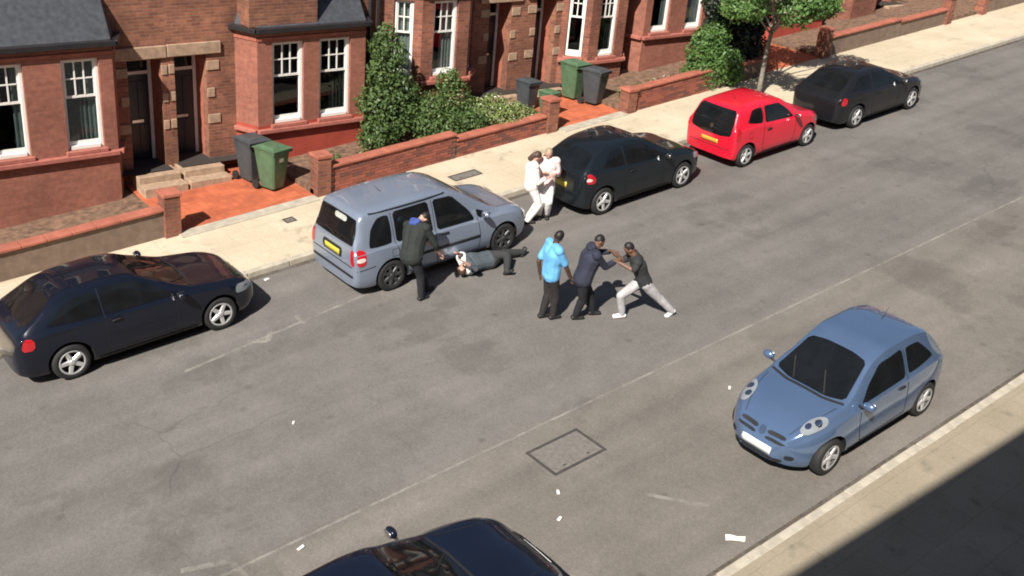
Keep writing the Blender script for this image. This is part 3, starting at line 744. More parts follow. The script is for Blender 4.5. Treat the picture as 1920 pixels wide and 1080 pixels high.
plant('flowering_bush', 17.2, 20.7, zg(17.2), bl, 'leaf_pale', 5200, .04, 'pale green bush with cream flowers above the low wall', 'shrub', 8, extra=[('petal', 420, .035, bl, 'flowers'), ('leaf_dry', 700, .04, bl[3:], 'dry_leaves')])
for i, (x, y, lab) in enumerate(((12.55, 20.9, 'small leafy weed behind the wall, at the red bay base'), (13.2, 20.7, 'straggly low plant at the garden wall below the bay'), (12.1, 20.5, 'small dry plant beside the brick pillar'))):
    plant('garden_weed', x, y, zg(x), [((x, y, zg(x)+.18), (.2, .18, .18)), ((x+.15, y, zg(x)+.12), (.15, .14, .12))], ('leaf_mid', 'leaf_dry', 'leaf_dry')[i], 260, .035, lab, 'plant', 20+i, 2)
bl = [((22.4+dx, 20.5, zg(22.4)+.12+dx*.08), (.35, .35, .16)) for dx in (-.6, 0, .6, 1.2)]
plant('low_border_plants', 22.7, 20.5, zg(22.7), bl, 'leaf_dry', 1500, .035, 'low dry border plants with a few white flowers behind the wall', 'plant', 31, extra=[('petal', 90, .05, bl[2:], 'flowers'), ('leaf_pale', 700, .035, bl[:2], 'green_leaves')])
# hedge: bright shrub and a dark evergreen behind it
bl = [((24.55+dx, 20.0+dy, zg(24.6)-.12+h), (rx, ry, rz)) for dx, dy, h, rx, ry, rz in
      ((0, 0, .45, .55, .5, .55), (.3, -.05, .8, .5, .5, .5), (-.3, .2, .95, .45, .45, .45), (.0, .3, 1.35, .42, .42, .42), (.6, -.15, .4, .5, .45, .45), (.85, -.1, .6, .4, .4, .45), (-.45, .1, .4, .45, .45, .45), (.25, .1, 1.5, .4, .4, .4))]
plant('hedge_shrub', 24.7, 20.2, zg(24.7), bl, 'leaf_green', 10000, .05, 'rounded bright green shrub against the dark evergreen', 'shrub', 41)
bl = [((25.75+dx, 20.45+dy, zg(25.7)+h), (rx, ry, rz)) for dx, dy, h, rx, ry, rz in
      ((0, 0, .6, .9, .6, .7), (-.1, 0, 1.3, .9, .65, .8), (.3, .1, 2.0, .8, .6, .7), (-.35, .2, 2.0, .6, .5, .6), (.8, 0, .8, .8, .55, .8), (.9, 0, 1.7, .7, .55, .7), (0, .1, 2.5, .5, .5, .4))]
plant('evergreen_shrub', 25.8, 20.6, zg(25.8), bl, 'leaf_dark', 26000, .06, 'big dark evergreen shrub behind the street tree trunk', 'shrub', 43)
# street tree
def tree():
    x, y = 25.05, 18.5; z = G(x)+PAVE
    r = tag(empty('street_tree', (x, y, z)), 'slim pale trunked street tree beside the red hatchback', 'tree'); org = r.location
    tp = [(x, y, z-.1), (x, y, z+.5), (x+.02, y+.01, z+1.1), (x+.05, y, z+1.7), (x+.2, y+.02, z+2.5)]
    t = MB().tube(tp, [.085, .07, .062, .06, .05], 10).build('trunk', 'bark', r, org, smooth=True)
    g = random.Random(5); blobs = []
    top = Vector(tp[-1])
    for i in range(16):
        a = i*2.4; L = g.uniform(.9, 2.1); q = top+Vector((math.cos(a)*L-.25, math.sin(a)*L, g.uniform(-.05, 1.6)))
        st = Vector(tp[3]).lerp(top, g.uniform(.1, 1))
        MB().tube([st, st.lerp(q, .5)+Vector((0, 0, .12)), q], [.035, .022, .01], 6).build('branch', 'bark', r, org, smooth=True)
        blobs.append((tuple(q), (g.uniform(.5, .85), g.uniform(.5, .85), g.uniform(.32, .55))))
    foliage('crown', 'leaf_green', r, blobs, 20000, .06, 77, org)
    foliage('young_leaves', 'leaf_pale', r, blobs[:6], 1300, .06, 78, org)
tree()

# ------------------------------------------------------------------ cars
def smooth_poly(poly, n=2):
    for _ in range(n):
        q = []
        for i in range(len(poly)):
            a, b = poly[i], poly[(i+1) % len(poly)]
            k = min(.25, .045/max(.01, math.hypot(a[0]-b[0], a[1]-b[1]))) if _ == 0 else .28
            q += [(a[0]*(1-k)+b[0]*k, a[1]*(1-k)+b[1]*k), (a[0]*k+b[0]*(1-k), a[1]*k+b[1]*(1-k))]
        poly = q
    return poly
def curve(pts):
    xs = np.array([p[0] for p in pts], float); ys = np.array([p[1] for p in pts], float)
    m = np.zeros(len(xs)); dl = np.diff(ys)/np.diff(xs)
    for i in range(1, len(xs)-1): m[i] = 0 if dl[i-1]*dl[i] <= 0 else 2*dl[i-1]*dl[i]/(dl[i-1]+dl[i])
    m[0], m[-1] = dl[0], dl[-1]
    def f(x):
        x = min(max(x, xs[0]), xs[-1]); i = min(max(int(np.searchsorted(xs, x))-1, 0), len(xs)-2)
        h = xs[i+1]-xs[i]; t = (x-xs[i])/h
        return (2*t**3-3*t**2+1)*ys[i]+(t**3-2*t**2+t)*h*m[i]+(-2*t**3+3*t**2)*ys[i+1]+(t**3-t**2)*h*m[i+1]
    return f
class Car:
    def __init__(s, label, paint, top, belt, hw, roofw, wb, rad, x0, x1, loc, flip=False, yaw=0, wheel_style='alloy', group='parked cars'):
        """x from the rear axle, forward positive; loc: world x of the rear axle, world y of the middle line"""
        s.wb, s.rad, s.x0, s.x1 = wb, rad, x0, x1
        gx, gy = loc
        s.root = tag(empty('parked_car', (gx, gy, G(gx))), label, 'car', group)
        s.root.rotation_mode = 'QUATERNION'
        q = Matrix.Rotation(-TILT, 3, 'Y') @ Matrix.Rotation((math.pi if flip else 0)+yaw, 3, 'Z')
        s.root.rotation_quaternion = q.to_quaternion()
        T, B, Wd, RW = curve(top), curve(belt), curve(hw), curve(roofw)
        s.T = T; s.W = Wd; s.B = B
        L = x1-x0; xs = []
        k = 104
        for i in range(k+1):
            t = i/k; t = t+.10*math.sin(2*math.pi*t)*-1*.9 if True else t
            xs.append(x0+L*min(max(t, 0), 1))
        xs = sorted(set(xs))
        sec = []
        for x in xs:
            w, zt = Wd(x), T(x); e = min((x-x0)/.35, (x1-x)/.45, 1); zb = .19+.07*(1-max(0, e))**2
            zs = min(B(x), zt-.035); g = max(0, min(1, (zt-zs-.03)/.42)); g = g*g*(3-2*g)
            yr = .84*w*(1-g)+RW(x)*g; zr = zt-(.012*(1-g)+.075*g)
            pts = [(0, zb), (.7*w, zb), (.92*w, zb+.015), (.975*w, zb+.08), (.992*w, zb+.3*(zs-zb)), (1.0*w, zb+.55*(zs-zb)), (.994*w, zb+.78*(zs-zb)), (.972*w, zs-.025), (.945*w, zs)]
            y0_, z0_ = .93*w, zs+.008
            for i in range(1, 6):
                t = i/6; bul = .018*math.sin(math.pi*t)*g
                pts.append((y0_+(yr-y0_)*t+bul, z0_+(zr-z0_)*t))
            pts += [(yr, zr), (yr*.965, zr+(zt-zr)*.45), (yr*.88, zr+(zt-zr)*.75), (yr*.6, zt-.012), (yr*.3, zt-.003), (0, zt)]
            sec.append([(x, y, z) for y, z in pts])
        m = len(sec[0]); mb = MB(); vs = []; ring = 2*m-2
        for S_ in sec:
            vs += S_ + [(x, -y, z) for x, y, z in S_[1:-1][::-1]]
        fs = []
        for i in range(len(sec)-1):
            for j in range(ring): fs.append((i*ring+j, i*ring+(j+1) % ring, (i+1)*ring+(j+1) % ring, (i+1)*ring+j))
        fs.append(tuple(range(ring))); fs.append(tuple((len(sec)-1)*ring+j for j in range(ring))[::-1])
        me = bpy.data.meshes.new('body'); me.from_pydata(vs, [], fs)
        bm = bmesh.new(); bm.from_mesh(me); bmesh.ops.recalc_face_normals(bm, faces=bm.faces)
        s.bvh = BVHTree.FromBMesh(bm); bm.to_mesh(me); bm.free()
        me.materials.append(paint); me.materials.append(MATS['arch_dark'])
        o = bpy.data.objects.new('body', me); COL.objects.link(o)
        # wheel arches are cut out of the body
        cm = MB(); ww = max(p[1] for p in hw)
        for ax in (0, wb):
            for sd in (-1, 1): cm.lathe([(-.16, .001), (-.16, rad+.055), (.16, rad+.055), (.16, .001)], 28, 'y', (ax, sd*(ww-.10), rad+.01))
        cut = cm.build('cut', 'arch_dark', uv=False); cut.data.materials.clear(); cut.data.materials.append(paint); cut.data.materials.append(MATS['arch_dark'])
        bm = bmesh.new(); bm.from_mesh(cut.data); bmesh.ops.remove_doubles(bm, verts=bm.verts, dist=.003); bmesh.ops.holes_fill(bm, edges=bm.edges); bmesh.ops.recalc_face_normals(bm, faces=bm.faces)
        for f in bm.faces: f.material_index = 1
        bm.to_mesh(cut.data); bm.free()
        md = o.modifiers.new('arch', 'BOOLEAN'); md.object = cut; md.operation = 'DIFFERENCE'; md.solver = 'EXACT'
        dg = bpy.context.evaluated_depsgraph_get(); nm = bpy.data.meshes.new_from_object(o.evaluated_get(dg))
        o.modifiers.clear(); o.data = nm; nm.shade_smooth()
        try: nm.set_sharp_from_angle(angle=math.radians(32))
        except Exception: pass
        bpy.data.objects.remove(cut); o.parent = s.root; s.body = o; o.name = 'body'
        # wheels
        proto = None
        for ax in (0, wb):
            for sd in (1, -1):
                if proto is None:
                    proto = s.wheel(rad, wheel_style); wv = proto
                else: wv = copy_tree(proto, s.root)
                wv.location = (ax, sd*(ww-.115), rad); wv.rotation_euler = (0, rnd.uniform(0, 6), 0 if sd > 0 else math.pi)
        # small fittings every one of them has: sill trims, filler flap, aerial, number plate lamp bar
        for v in ('left', 'right'): s.patch('sill_trim', v, [(rad+.12, .205), (wb-rad-.12, .205), (wb-rad-.12, .27), (rad+.12, .27)], 'seam', rounds=0, off=.006)
        s.line('right', [(.02, .72), (.16, .72), (.16, .86), (.02, .86), (.02, .72)], .008, name='filler_flap_seam')
        h = s.bvh.ray_cast(Vector((.35, 0, 4)), Vector((0, 0, -1)))[0]
        MB().tube([h-Vector((0, 0, .01)), h+Vector((-.16, 0, .16))], [.007, .003], 6).build('aerial', 'plastic_black', s.root, smooth=True)
    def wheel(s, r, style):
        w_ = empty('wheel'); w_.parent = s.root
        MB().lathe([(-.09, r*.66), (-.095, r*.80), (-.085, r*.95), (-.05, r), (.05, r), (.085, r*.95), (.095, r*.80), (.09, r*.66), (-.09, r*.66)], 36).build('tyre', 'rubber', w_, smooth=True)
        m = 'alloy' if style == 'alloy' else 'hubcap'
        MB().lathe([(.02, 0), (.02, r*.60), (.06, r*.62), (.088, r*.68), (.088, r*.63), (.055, r*.60)], 36).build('rim', m if style != 'alloy' else 'hub_dark', w_, smooth=True)
        MB().lathe([(.086, r*.60), (.092, r*.62), (.092, r*.69), (.08, r*.70)], 36).build('rim_lip', m, w_, smooth=True)
        n = 5 if style == 'alloy' else 7
        for i in range(n):
            a = 2*math.pi*i/n; c, sn = math.cos(a), math.sin(a); hwid = .046 if style == 'alloy' else .045
            P = lambda u, v, h: (u*c-v*sn, h, u*sn+v*c)
            b = MB(); b.add([P(.03, -hwid, .06), P(r*.62, -hwid*.75, .075), P(r*.62, hwid*.75, .075), P(.03, hwid, .06), P(.03, -hwid*.6, .085), P(r*.62, -hwid*.5, .09), P(r*.62, hwid*.5, .09), P(.03, hwid*.6, .085)],
                            [(0, 1, 5, 4), (1, 2, 6, 5), (2, 3, 7, 6), (3, 0, 4, 7), (4, 5, 6, 7)]); b.build('spoke', m, w_)
        MB().lathe([(.06, .055), (.092, .05), (.096, .03), (.096, 0)], 16).build('hub', m, w_, smooth=True)
        return w_
    def patch(s, name, view, poly, m, off=.004, rounds=2, parent=None, step=.06, thick=0):
        """a panel laid on the bodywork: an outline seen from one side, dropped onto the body surface"""
        poly = smooth_poly(poly, rounds) if rounds else poly
        bm = bmesh.new(); f = bm.faces.new([bm.verts.new((a, b, 0)) for a, b in poly])
        for ax in (0, 1):
            lo, hi = min(p[ax] for p in poly), max(p[ax] for p in poly); q = lo+step
            while q < hi:
                nrm = (1, 0, 0) if ax == 0 else (0, 1, 0); c = (q, 0, 0) if ax == 0 else (0, q, 0)
                bmesh.ops.bisect_plane(bm, geom=bm.verts[:]+bm.edges[:]+bm.faces[:], plane_co=c, plane_no=nrm, dist=1e-5); q += step
        cfg = {'left': (lambda a, b: (a, 3, b), (0, -1, 0)), 'right': (lambda a, b: (a, -3, b), (0, 1, 0)), 'rear': (lambda a, b: (s.x0-3, a, b), (1, 0, 0)),
               'front': (lambda a, b: (s.x1+3, a, b), (-1, 0, 0)), 'top': (lambda a, b: (a, b, 4), (0, 0, -1))}[view]
        dv = Vector(cfg[1])
        for v in bm.verts:
            o = Vector(cfg[0](v.co.x, v.co.y)); h = s.bvh.ray_cast(o, dv)
            if h[0] is None: h = s.bvh.find_nearest(o+dv*2.2); 
            n = h[1] if h[1].dot(dv) < 0 else -h[1]
            v.co = h[0]+n*off
        bmesh.ops.recalc_face_normals(bm, faces=bm.faces)
        me = bpy.data.meshes.new(name); bm.to_mesh(me); bm.free(); me.shade_smooth(); me.materials.append(MATS[m] if isinstance(m, str) else m)
        o = bpy.data.objects.new(name, me); COL.objects.link(o); o.parent = parent or s.root
        if thick: sd = o.modifiers.new('t', 'SOLIDIFY'); sd.thickness = thick; sd.offset = 1
        return o
    def both(s, name, poly, m, **k): return [s.patch(name, v, poly, m, **k) for v in ('left', 'right')]
    def line(s, view, pts, wd=.012, m='seam', name='seam', off=.003):
        for a, b in zip(pts[:-1], pts[1:]):
            d = Vector((b[0]-a[0], b[1]-a[1])); d.normalize(); n = Vector((-d.y, d.x))*wd/2
            s.patch(name, view, [(a[0]+n.x, a[1]+n.y), (b[0]+n.x, b[1]+n.y), (b[0]-n.x, b[1]-n.y), (a[0]-n.x, a[1]-n.y)], m, off=off, rounds=0)
    def mirrors(s, x, z, m):
        for sd in (1, -1):
            y = sd*(s.W(x)*.95)
            b = MB(); b.ell((x-.01, y+sd*.13, z+.055), (.06, .0, 0), (0, .105, 0), (0, 0, .07), 12, 8); o = b.build('mirror', m, s.root, smooth=True)
            MB().tube([(x, y-sd*.03, z-.005), (x, y+sd*.07, z+.02)], .02, 6).build('mirror_arm', 'plastic_black', o, smooth=True)
            MB().ell((x-.062, y+sd*.13, z+.055), (.012, 0, 0), (0, .085, 0), (0, 0, .052), 12, 6).build('mirror_glass', 'steel', o, smooth=True)
    def handle(s, view, x, z, m='seam'):
        s.patch('door_handle', view, [(x-.09, z-.018), (x+.09, z-.012), (x+.09, z+.018), (x-.09, z+.018)], m, off=.018, rounds=1, thick=.012)
mat('alloy', (.68, .68, .68), .4, .6, var=.08); mat('hubcap', (.065, .065, .068), .45, .4, var=.2); mat('hub_dark', (.03, .03, .03), .6)
mat('seam', (.012, .012, .013), .7); mat('tail_red', (.42, .012, .018), .18, var=.1, coat=.8); mat('tail_white', (.72, .55, .52), .15, coat=.8)
mat('lamp_inner', (.75, .75, .77), .12, 1.); mat('lamp_clear', (.22, .24, .26), .06, var=.12, coat=1.); mat('lamp_amber', (.6, .22, .03), .2, coat=.6)
mat('plate_yellow', (.62, .50, .06), .5, var=.08); mat('plate_white', (.78, .78, .76), .5, var=.05); mat('chrome', (.7, .7, .72), .15, 1.)
mat('plate_orange', (.75, .33, .05), .5, var=.08)
mat('reflection_pale', (.38, .40, .36), .4, var=.3)  # colour of the reflection painted on the rear glass
mat('grille', (.015, .016, .018), .5)
def paint(name, c, rough=.32, metal=.35): return mat(name, c, rough, metal, var=.05, scale=1.5, coat=1. if max(c) > .1 else .8, spec=.4 if max(c) > .1 else .12)

# --- silver-blue people carrier
c = Car('silver-blue people carrier parked by the kerb, rear to the black car', paint('paint_lilac', (.235, .28, .365)),
        top=[(-.79, .58), (-.785, .68), (-.765, .90), (-.735, 1.04), (-.62, 1.38), (-.55, 1.56), (-.45, 1.625), (0, 1.66), (.8, 1.675), (1.4, 1.635), (1.72, 1.53), (2.2, 1.22), (2.5, 1.03), (2.62, .985), (3.0, .925), (3.3, .80), (3.45, .66), (3.53, .5)],
        belt=[(-.79, .93), (-.3, .95), (1.5, .92), (2.6, .89), (3.2, .78), (3.53, .6)],
        hw=[(-.79, .70), (-.77, .775), (-.70, .83), (-.40, .86), (.5, .871), (2.2, .871), (2.9, .85), (3.2, .78), (3.4, .64), (3.53, .40)],
        roofw=[(-.79, .64), (0, .665), (1.4, .655), (2.5, .72), (3.53, .6)], wb=2.694, rad=.315, x0=-.79, x1=3.53, loc=(10.50, 16.12), wheel_style='steel')
R = 'right'
for v in ('left', 'right'):
    c.patch('side_window', v, [(-.46, .985), (.05, .975), (.05, 1.52), (-.20, 1.51), (-.38, 1.32)], 'car_glass')
    c.patch('side_window', v, [(.14, .97), (.98, .955), (.93, 1.545), (.14, 1.54)], 'car_glass', rounds=1)
    c.patch('side_window', v, [(1.08, .95), (1.98, .93), (1.86, 1.14), (1.50, 1.51), (1.05, 1.54)], 'car_glass', rounds=1)
    c.patch('quarter_window', v, [(2.06, .935), (2.42, .93), (2.02, 1.13)], 'car_glass', rounds=1)
    c.line(v, [(.09, 1.54), (.10, 1.0), (.22, .72), (.24, .3)]); c.line(v, [(1.02, 1.54), (1.03, .3)]); c.line(v, [(2.03, .95), (2.08, .6), (2.05, .3)]); c.line(v, [(.24, .30), (2.05, .30)])
    c.handle(v, .38, .86); c.handle(v, 1.22, .86)
    c.patch('side_moulding', v, [(.42, .57), (2.06, .55), (2.06, .60), (.42, .62)], 'seam', rounds=0, off=.012, thick=.008)
    c.patch('roof_rail', v, [(-.35, 1.592), (1.35, 1.592), (1.35, 1.602), (-.35, 1.602)], 'seam', off=.012, rounds=0, thick=.015)
    c.patch('bumper_seam', v, [(-.74, .60), (-.36, .63), (-.36, .645), (-.74, .615)], 'seam', rounds=0)
c.patch('rear_window', 'rear', [(-.68, 1.05), (.68, 1.05), (.60, 1.53), (-.60, 1.53)], 'car_glass')
c.patch('tail_lamp', 'right', [(-.74, .70), (-.56, .70), (-.53, .98), (-.70, 1.02)], 'tail_red', rounds=1, off=.008); c.patch('tail_lamp', 'left', [(-.74, .70), (-.56, .70), (-.53, .98), (-.70, 1.02)], 'tail_red', rounds=1, off=.008)
c.patch('reversing_lamp', 'right', [(-.735, .78), (-.57, .78), (-.56, .86), (-.725, .86)], 'tail_white', rounds=1, off=.013); c.patch('reversing_lamp', 'left', [(-.735, .78), (-.57, .78), (-.56, .86), (-.725, .86)], 'tail_white', rounds=1, off=.013)
c.patch('tail_lamp_face', 'rear', [(-.78, .70), (-.66, .70), (-.64, 1.0), (-.72, 1.0)], 'tail_red', rounds=1, off=.007); c.patch('tail_lamp_face', 'rear', [(.78, .70), (.66, .70), (.64, 1.0), (.72, 1.0)], 'tail_red', rounds=1, off=.007)
c.patch('number_plate', 'rear', [(-.26, .76), (.26, .76), (.26, .87), (-.26, .87)], 'plate_yellow', rounds=0, off=.012, thick=.006)
c.patch('number_plate_recess', 'rear', [(-.34, .73), (.34, .73), (.34, .93), (-.34, .93)], 'seam', rounds=1, off=.004)
c.line('rear', [(-.70, .665), (.70, .665)], .02); c.patch('rear_bumper_trim', 'rear', [(-.72, .44), (.72, .44), (.72, .50), (-.72, .50)], 'seam', rounds=0)
c.patch('window_reflection', 'rear', [(-.30, 1.40), (.10, 1.40), (.10, 1.50), (-.30, 1.50)], 'reflection_pale', rounds=1, off=.008)  # pale patch painted in as a reflection on the rear window
c.line('rear', [(-.05, 1.10), (.30, 1.16)], .018, name='rear_wiper', off=.015)
c.patch('windscreen', 'top', [(1.76, -.58), (2.50, -.66), (2.56, -.3), (2.56, .3), (2.50, .66), (1.76, .58), (1.70, .3), (1.70, -.3)], 'car_glass', rounds=1)
c.line('top', [(2.64, -.66), (3.35, -.55)], .01); c.line('top', [(2.64, .66), (3.35, .55)], .01)
for sg in (1, -1): c.patch('headlight', 'front', [(sg*.40, .62), (sg*.74, .66), (sg*.76, .80), (sg*.45, .78)], 'lamp_clear', rounds=2, off=.008)
c.patch('front_grille', 'front', [(-.3, .60), (.3, .60), (.3, .70), (-.3, .70)], 'grille'); c.mirrors(2.15, .98, 'paint_lilac')

# --- dark grey hatchback
P_ = paint('paint_charcoal', (.009, .0125, .016), .3, .1)
c = Car('charcoal three-door hatchback parked between the people carrier and the red car', P_,
        top=[(-.62, .54), (-.605, .64), (-.575, .82), (-.52, .98), (-.30, 1.17), (-.02, 1.36), (.14, 1.42), (.5, 1.465), (.9, 1.48), (1.3, 1.43), (1.6, 1.30), (2.0, 1.08), (2.2, .985), (2.32, .955), (2.8, .87), (3.1, .76), (3.27, .64), (3.38, .48)],
        belt=[(-.62, .92), (-.3, 1.0), (.6, .97), (2.2, .88), (3.0, .76), (3.38, .55)],
        hw=[(-.62, .52), (-.59, .66), (-.5, .77), (-.2, .83), (.5, .857), (2.1, .857), (2.7, .83), (3.05, .75), (3.25, .60), (3.38, .36)],
        roofw=[(-.62, .52), (0, .57), (1.2, .59), (2.2, .68), (3.38, .55)], wb=2.511, rad=.315, x0=-.62, x1=3.38, loc=(16.08, 16.23))
for v in ('left', 'right'):
    c.patch('side_window', v, [(.02, 1.06), (.62, 1.01), (.62, 1.37), (.30, 1.33)], 'car_glass', rounds=2)
    c.patch('side_window', v, [(.70, 1.0), (1.85, .93), (1.62, 1.14), (1.25, 1.35), (.70, 1.375)], 'car_glass', rounds=1)
    c.line(v, [(.66, 1.38), (.66, 1.0), (.62, .5), (.66, .30), (1.78, .30), (1.86, .6), (1.88, .92)]); c.handle(v, .82, .86)
    c.patch('tail_lamp', v, [(-.50, .82), (-.30, .80), (-.24, .90), (-.36, 1.02), (-.44, 1.0)], 'tail_red', rounds=1, off=.009)
    c.patch('tail_lamp_lens', v, [(-.50, .87), (-.36, .86), (-.34, .91), (-.46, .95)], 'tail_white', rounds=1, off=.013)
    c.patch('headlight', v, [(2.85, .66), (3.22, .60), (3.18, .70), (2.85, .80)], 'lamp_clear', rounds=1, off=.008)
c.patch('rear_window', 'top', [(-.44, -.60), (-.08, -.50), (-.05, 0), (-.08, .50), (-.44, .60), (-.50, 0)], 'car_glass', rounds=1)
c.patch('number_plate', 'rear', [(-.26, .62), (.26, .62), (.26, .73), (-.26, .73)], 'plate_yellow', rounds=0, off=.012, thick=.006)
c.line('rear', [(-.6, .58), (.6, .58)], .015); c.patch('rear_badge', 'rear', [(-.05, .86), (.05, .86), (.05, .94), (-.05, .94)], 'chrome', rounds=2, off=.01)
c.patch('windscreen', 'top', [(1.42, -.50), (2.12, -.62), (2.2, -.3), (2.2, .3), (2.12, .62), (1.42, .50), (1.36, .25), (1.36, -.25)], 'car_glass', rounds=1)
c.line('top', [(2.3, -.62), (3.1, -.5)], .01); c.line('top', [(2.3, .62), (3.1, .5)], .01); c.mirrors(1.88, .93, 'paint_charcoal')

# --- red small hatchback
P_ = paint('paint_red', (.62, .012, .034), .3, .0)
c = Car('bright red small hatchback with a dark tailgate, next to the street tree', P_,
        top=[(-.48, .50), (-.475, .60), (-.465, .80), (-.43, .98), (-.30, 1.28), (-.23, 1.39), (-.12, 1.44), (.3, 1.465), (.9, 1.478), (1.35, 1.43), (1.6, 1.30), (1.95, 1.08), (2.12, .99), (2.25, .955), (2.65, .87), (2.88, .76), (2.99, .62), (3.06, .46)],
        belt=[(-.48, .95), (0, 1.0), (1.0, .94), (2.1, .89), (2.7, .78), (3.06, .55)],
        hw=[(-.48, .68), (-.465, .745), (-.40, .785), (-.1, .81), (.5, .82), (2.0, .82), (2.5, .80), (2.8, .73), (2.97, .60), (3.06, .40)],
        roofw=[(-.48, .61), (0, .62), (1.2, .61), (2.1, .67), (3.06, .55)], wb=2.407, rad=.29, x0=-.48, x1=3.06, loc=(20.78, 16.15))
for v in ('left', 'right'):
    c.patch('side_window', v, [(-.02, 1.10), (.55, 1.0), (.58, 1.385), (.20, 1.365)], 'car_glass', rounds=2)
    c.patch('side_window', v, [(.64, 1.0), (1.75, .94), (1.52, 1.16), (1.22, 1.36), (.66, 1.385)], 'car_glass', rounds=1)
    c.line(v, [(.60, 1.38), (.58, .95), (.56, .45), (.60, .29), (1.72, .29), (1.80, .6), (1.80, .92)]); c.handle(v, .76, .84)
    c.patch('tail_lamp', v, [(-.44, .74), (-.30, .74), (-.25, 1.02), (-.36, 1.04)], 'tail_red', rounds=1, off=.009)
    c.patch('headlight', v, [(2.62, .64), (2.95, .58), (2.90, .72), (2.66, .80)], 'lamp_clear', rounds=1, off=.008)
c.patch('tailgate_glass', 'rear', [(-.63, .83), (-.30, .77), (.30, .77), (.63, .83), (.63, 1.1), (.55, 1.39), (-.55, 1.39), (-.63, 1.1)], 'car_glass', rounds=1, off=.006)
c.patch('badge', 'rear', [(-.05, .90), (.05, .90), (.05, 1.0), (-.05, 1.0)], 'chrome', rounds=2, off=.012)
c.patch('number_plate', 'rear', [(-.26, .55), (.26, .55), (.26, .66), (-.26, .66)], 'plate_orange', rounds=0, off=.012, thick=.006)
c.line('rear', [(-.64, .48), (.64, .48)], .015)
c.patch('windscreen', 'top', [(1.40, -.50), (2.04, -.60), (2.1, -.3), (2.1, .3), (2.04, .60), (1.40, .50), (1.36, .25), (1.36, -.25)], 'car_glass', rounds=1); c.mirrors(1.78, .94, 'paint_red')

# --- pale blue hatchback, nose towards us
P_ = paint('paint_skyblue', (.13, .205, .35), .22, .55)
c = Car('pale blue rounded hatchback with oval headlights, parked by the near kerb', P_,
        top=[(-.58, .50), (-.565, .62), (-.52, .86), (-.42, 1.08), (-.2, 1.34), (0, 1.46), (.5, 1.535), (1.0, 1.53), (1.35, 1.44), (1.65, 1.26), (2.0, 1.04), (2.12, .985), (2.3, .955), (2.65, .87), (2.92, .73), (3.06, .58), (3.14, .42)],
        belt=[(-.58, .90), (0, .98), (1.0, .95), (2.1, .88), (2.7, .74), (3.14, .5)],
        hw=[(-.58, .50), (-.54, .66), (-.4, .76), (0, .81), (.6, .83), (1.9, .83), (2.45, .80), (2.75, .72), (2.98, .56), (3.14, .30)],
        roofw=[(-.58, .5), (0, .57), (1.2, .58), (2.1, .66), (3.14, .5)], wb=2.43, rad=.295, x0=-.58, x1=3.14, loc=(14.82, 7.52), flip=True)
for v in ('left', 'right'):
    c.patch('side_window', v, [(-.1, 1.06), (.62, 1.0), (.62, 1.40), (.25, 1.38)], 'car_glass', rounds=2)
    c.patch('side_window', v, [(.70, .99), (1.80, .93), (1.60, 1.12), (1.25, 1.36), (.70, 1.41)], 'car_glass', rounds=1)
    c.line(v, [(.66, 1.38), (.66, 1.0), (.62, .35), (1.75, .31), (1.84, .6), (1.84, .92)]); c.handle(v, .82, .86)
for sg in (1, -1):
    c.patch('headlight', 'top', [(2.46, sg*.60), (2.60, sg*.50), (2.80, sg*.47), (2.88, sg*.53), (2.80, sg*.62), (2.58, sg*.70), (2.46, sg*.70)], 'lamp_clear', rounds=2, off=.016, step=.04)
    for cx, cy_, rr_ in ((2.60, .615, .05), (2.73, .545, .045)): c.patch('reflector', 'top', [(cx+rr_*1.2*math.cos(a*.785), sg*(cy_+rr_*math.sin(a*.785))) for a in range(8)], 'lamp_inner', rounds=0, off=.020, step=.03)
    c.patch('upper_grille', 'front', [(sg*.09, .60), (sg*.40, .62), (sg*.40, .665), (sg*.09, .655)], 'grille', rounds=1, off=.006); c.patch('upper_grille', 'front', [(sg*.09, .53), (sg*.42, .55), (sg*.42, .585), (sg*.09, .575)], 'grille', rounds=1, off=.006)
    c.patch('fog_lamp', 'front', [(sg*.44, .34), (sg*.56, .35), (sg*.56, .42), (sg*.44, .42)], 'grille', rounds=2, off=.008)
c.patch('badge', 'front', [(-.055, .56), (.055, .56), (.055, .67), (-.055, .67)], 'chrome', rounds=2, off=.012)
c.patch('number_plate', 'front', [(-.26, .36), (.26, .36), (.26, .47), (-.26, .47)], 'plate_white', rounds=0, off=.014, thick=.006)
c.patch('lower_grille', 'front', [(-.42, .27), (.42, .27), (.42, .33), (-.42, .33)], 'grille', rounds=1, off=.006)
c.patch('windscreen', 'top', [(1.42, -.50), (2.02, -.62), (2.1, -.3), (2.1, .3), (2.02, .62), (1.42, .50), (1.38, .25), (1.38, -.25)], 'car_glass', rounds=1)
c.patch('scuttle', 'top', [(2.06, -.64), (2.10, -.66), (2.17, -.3), (2.17, .3), (2.10, .66), (2.06, .64), (2.12, .3), (2.12, -.3)], 'plastic_black', rounds=0, off=.005)
c.line('top', [(2.2, -.62), (2.50, -.57), (2.95, -.40)], .01); c.line('top', [(2.2, .62), (2.50, .57), (2.95, .40)], .01); c.mirrors(1.85, .94, 'paint_skyblue')
for y_ in (-.25, .3): c.line('top', [(2.08, y_), (1.78, y_-.22)], .018, name='wiper', off=.012)

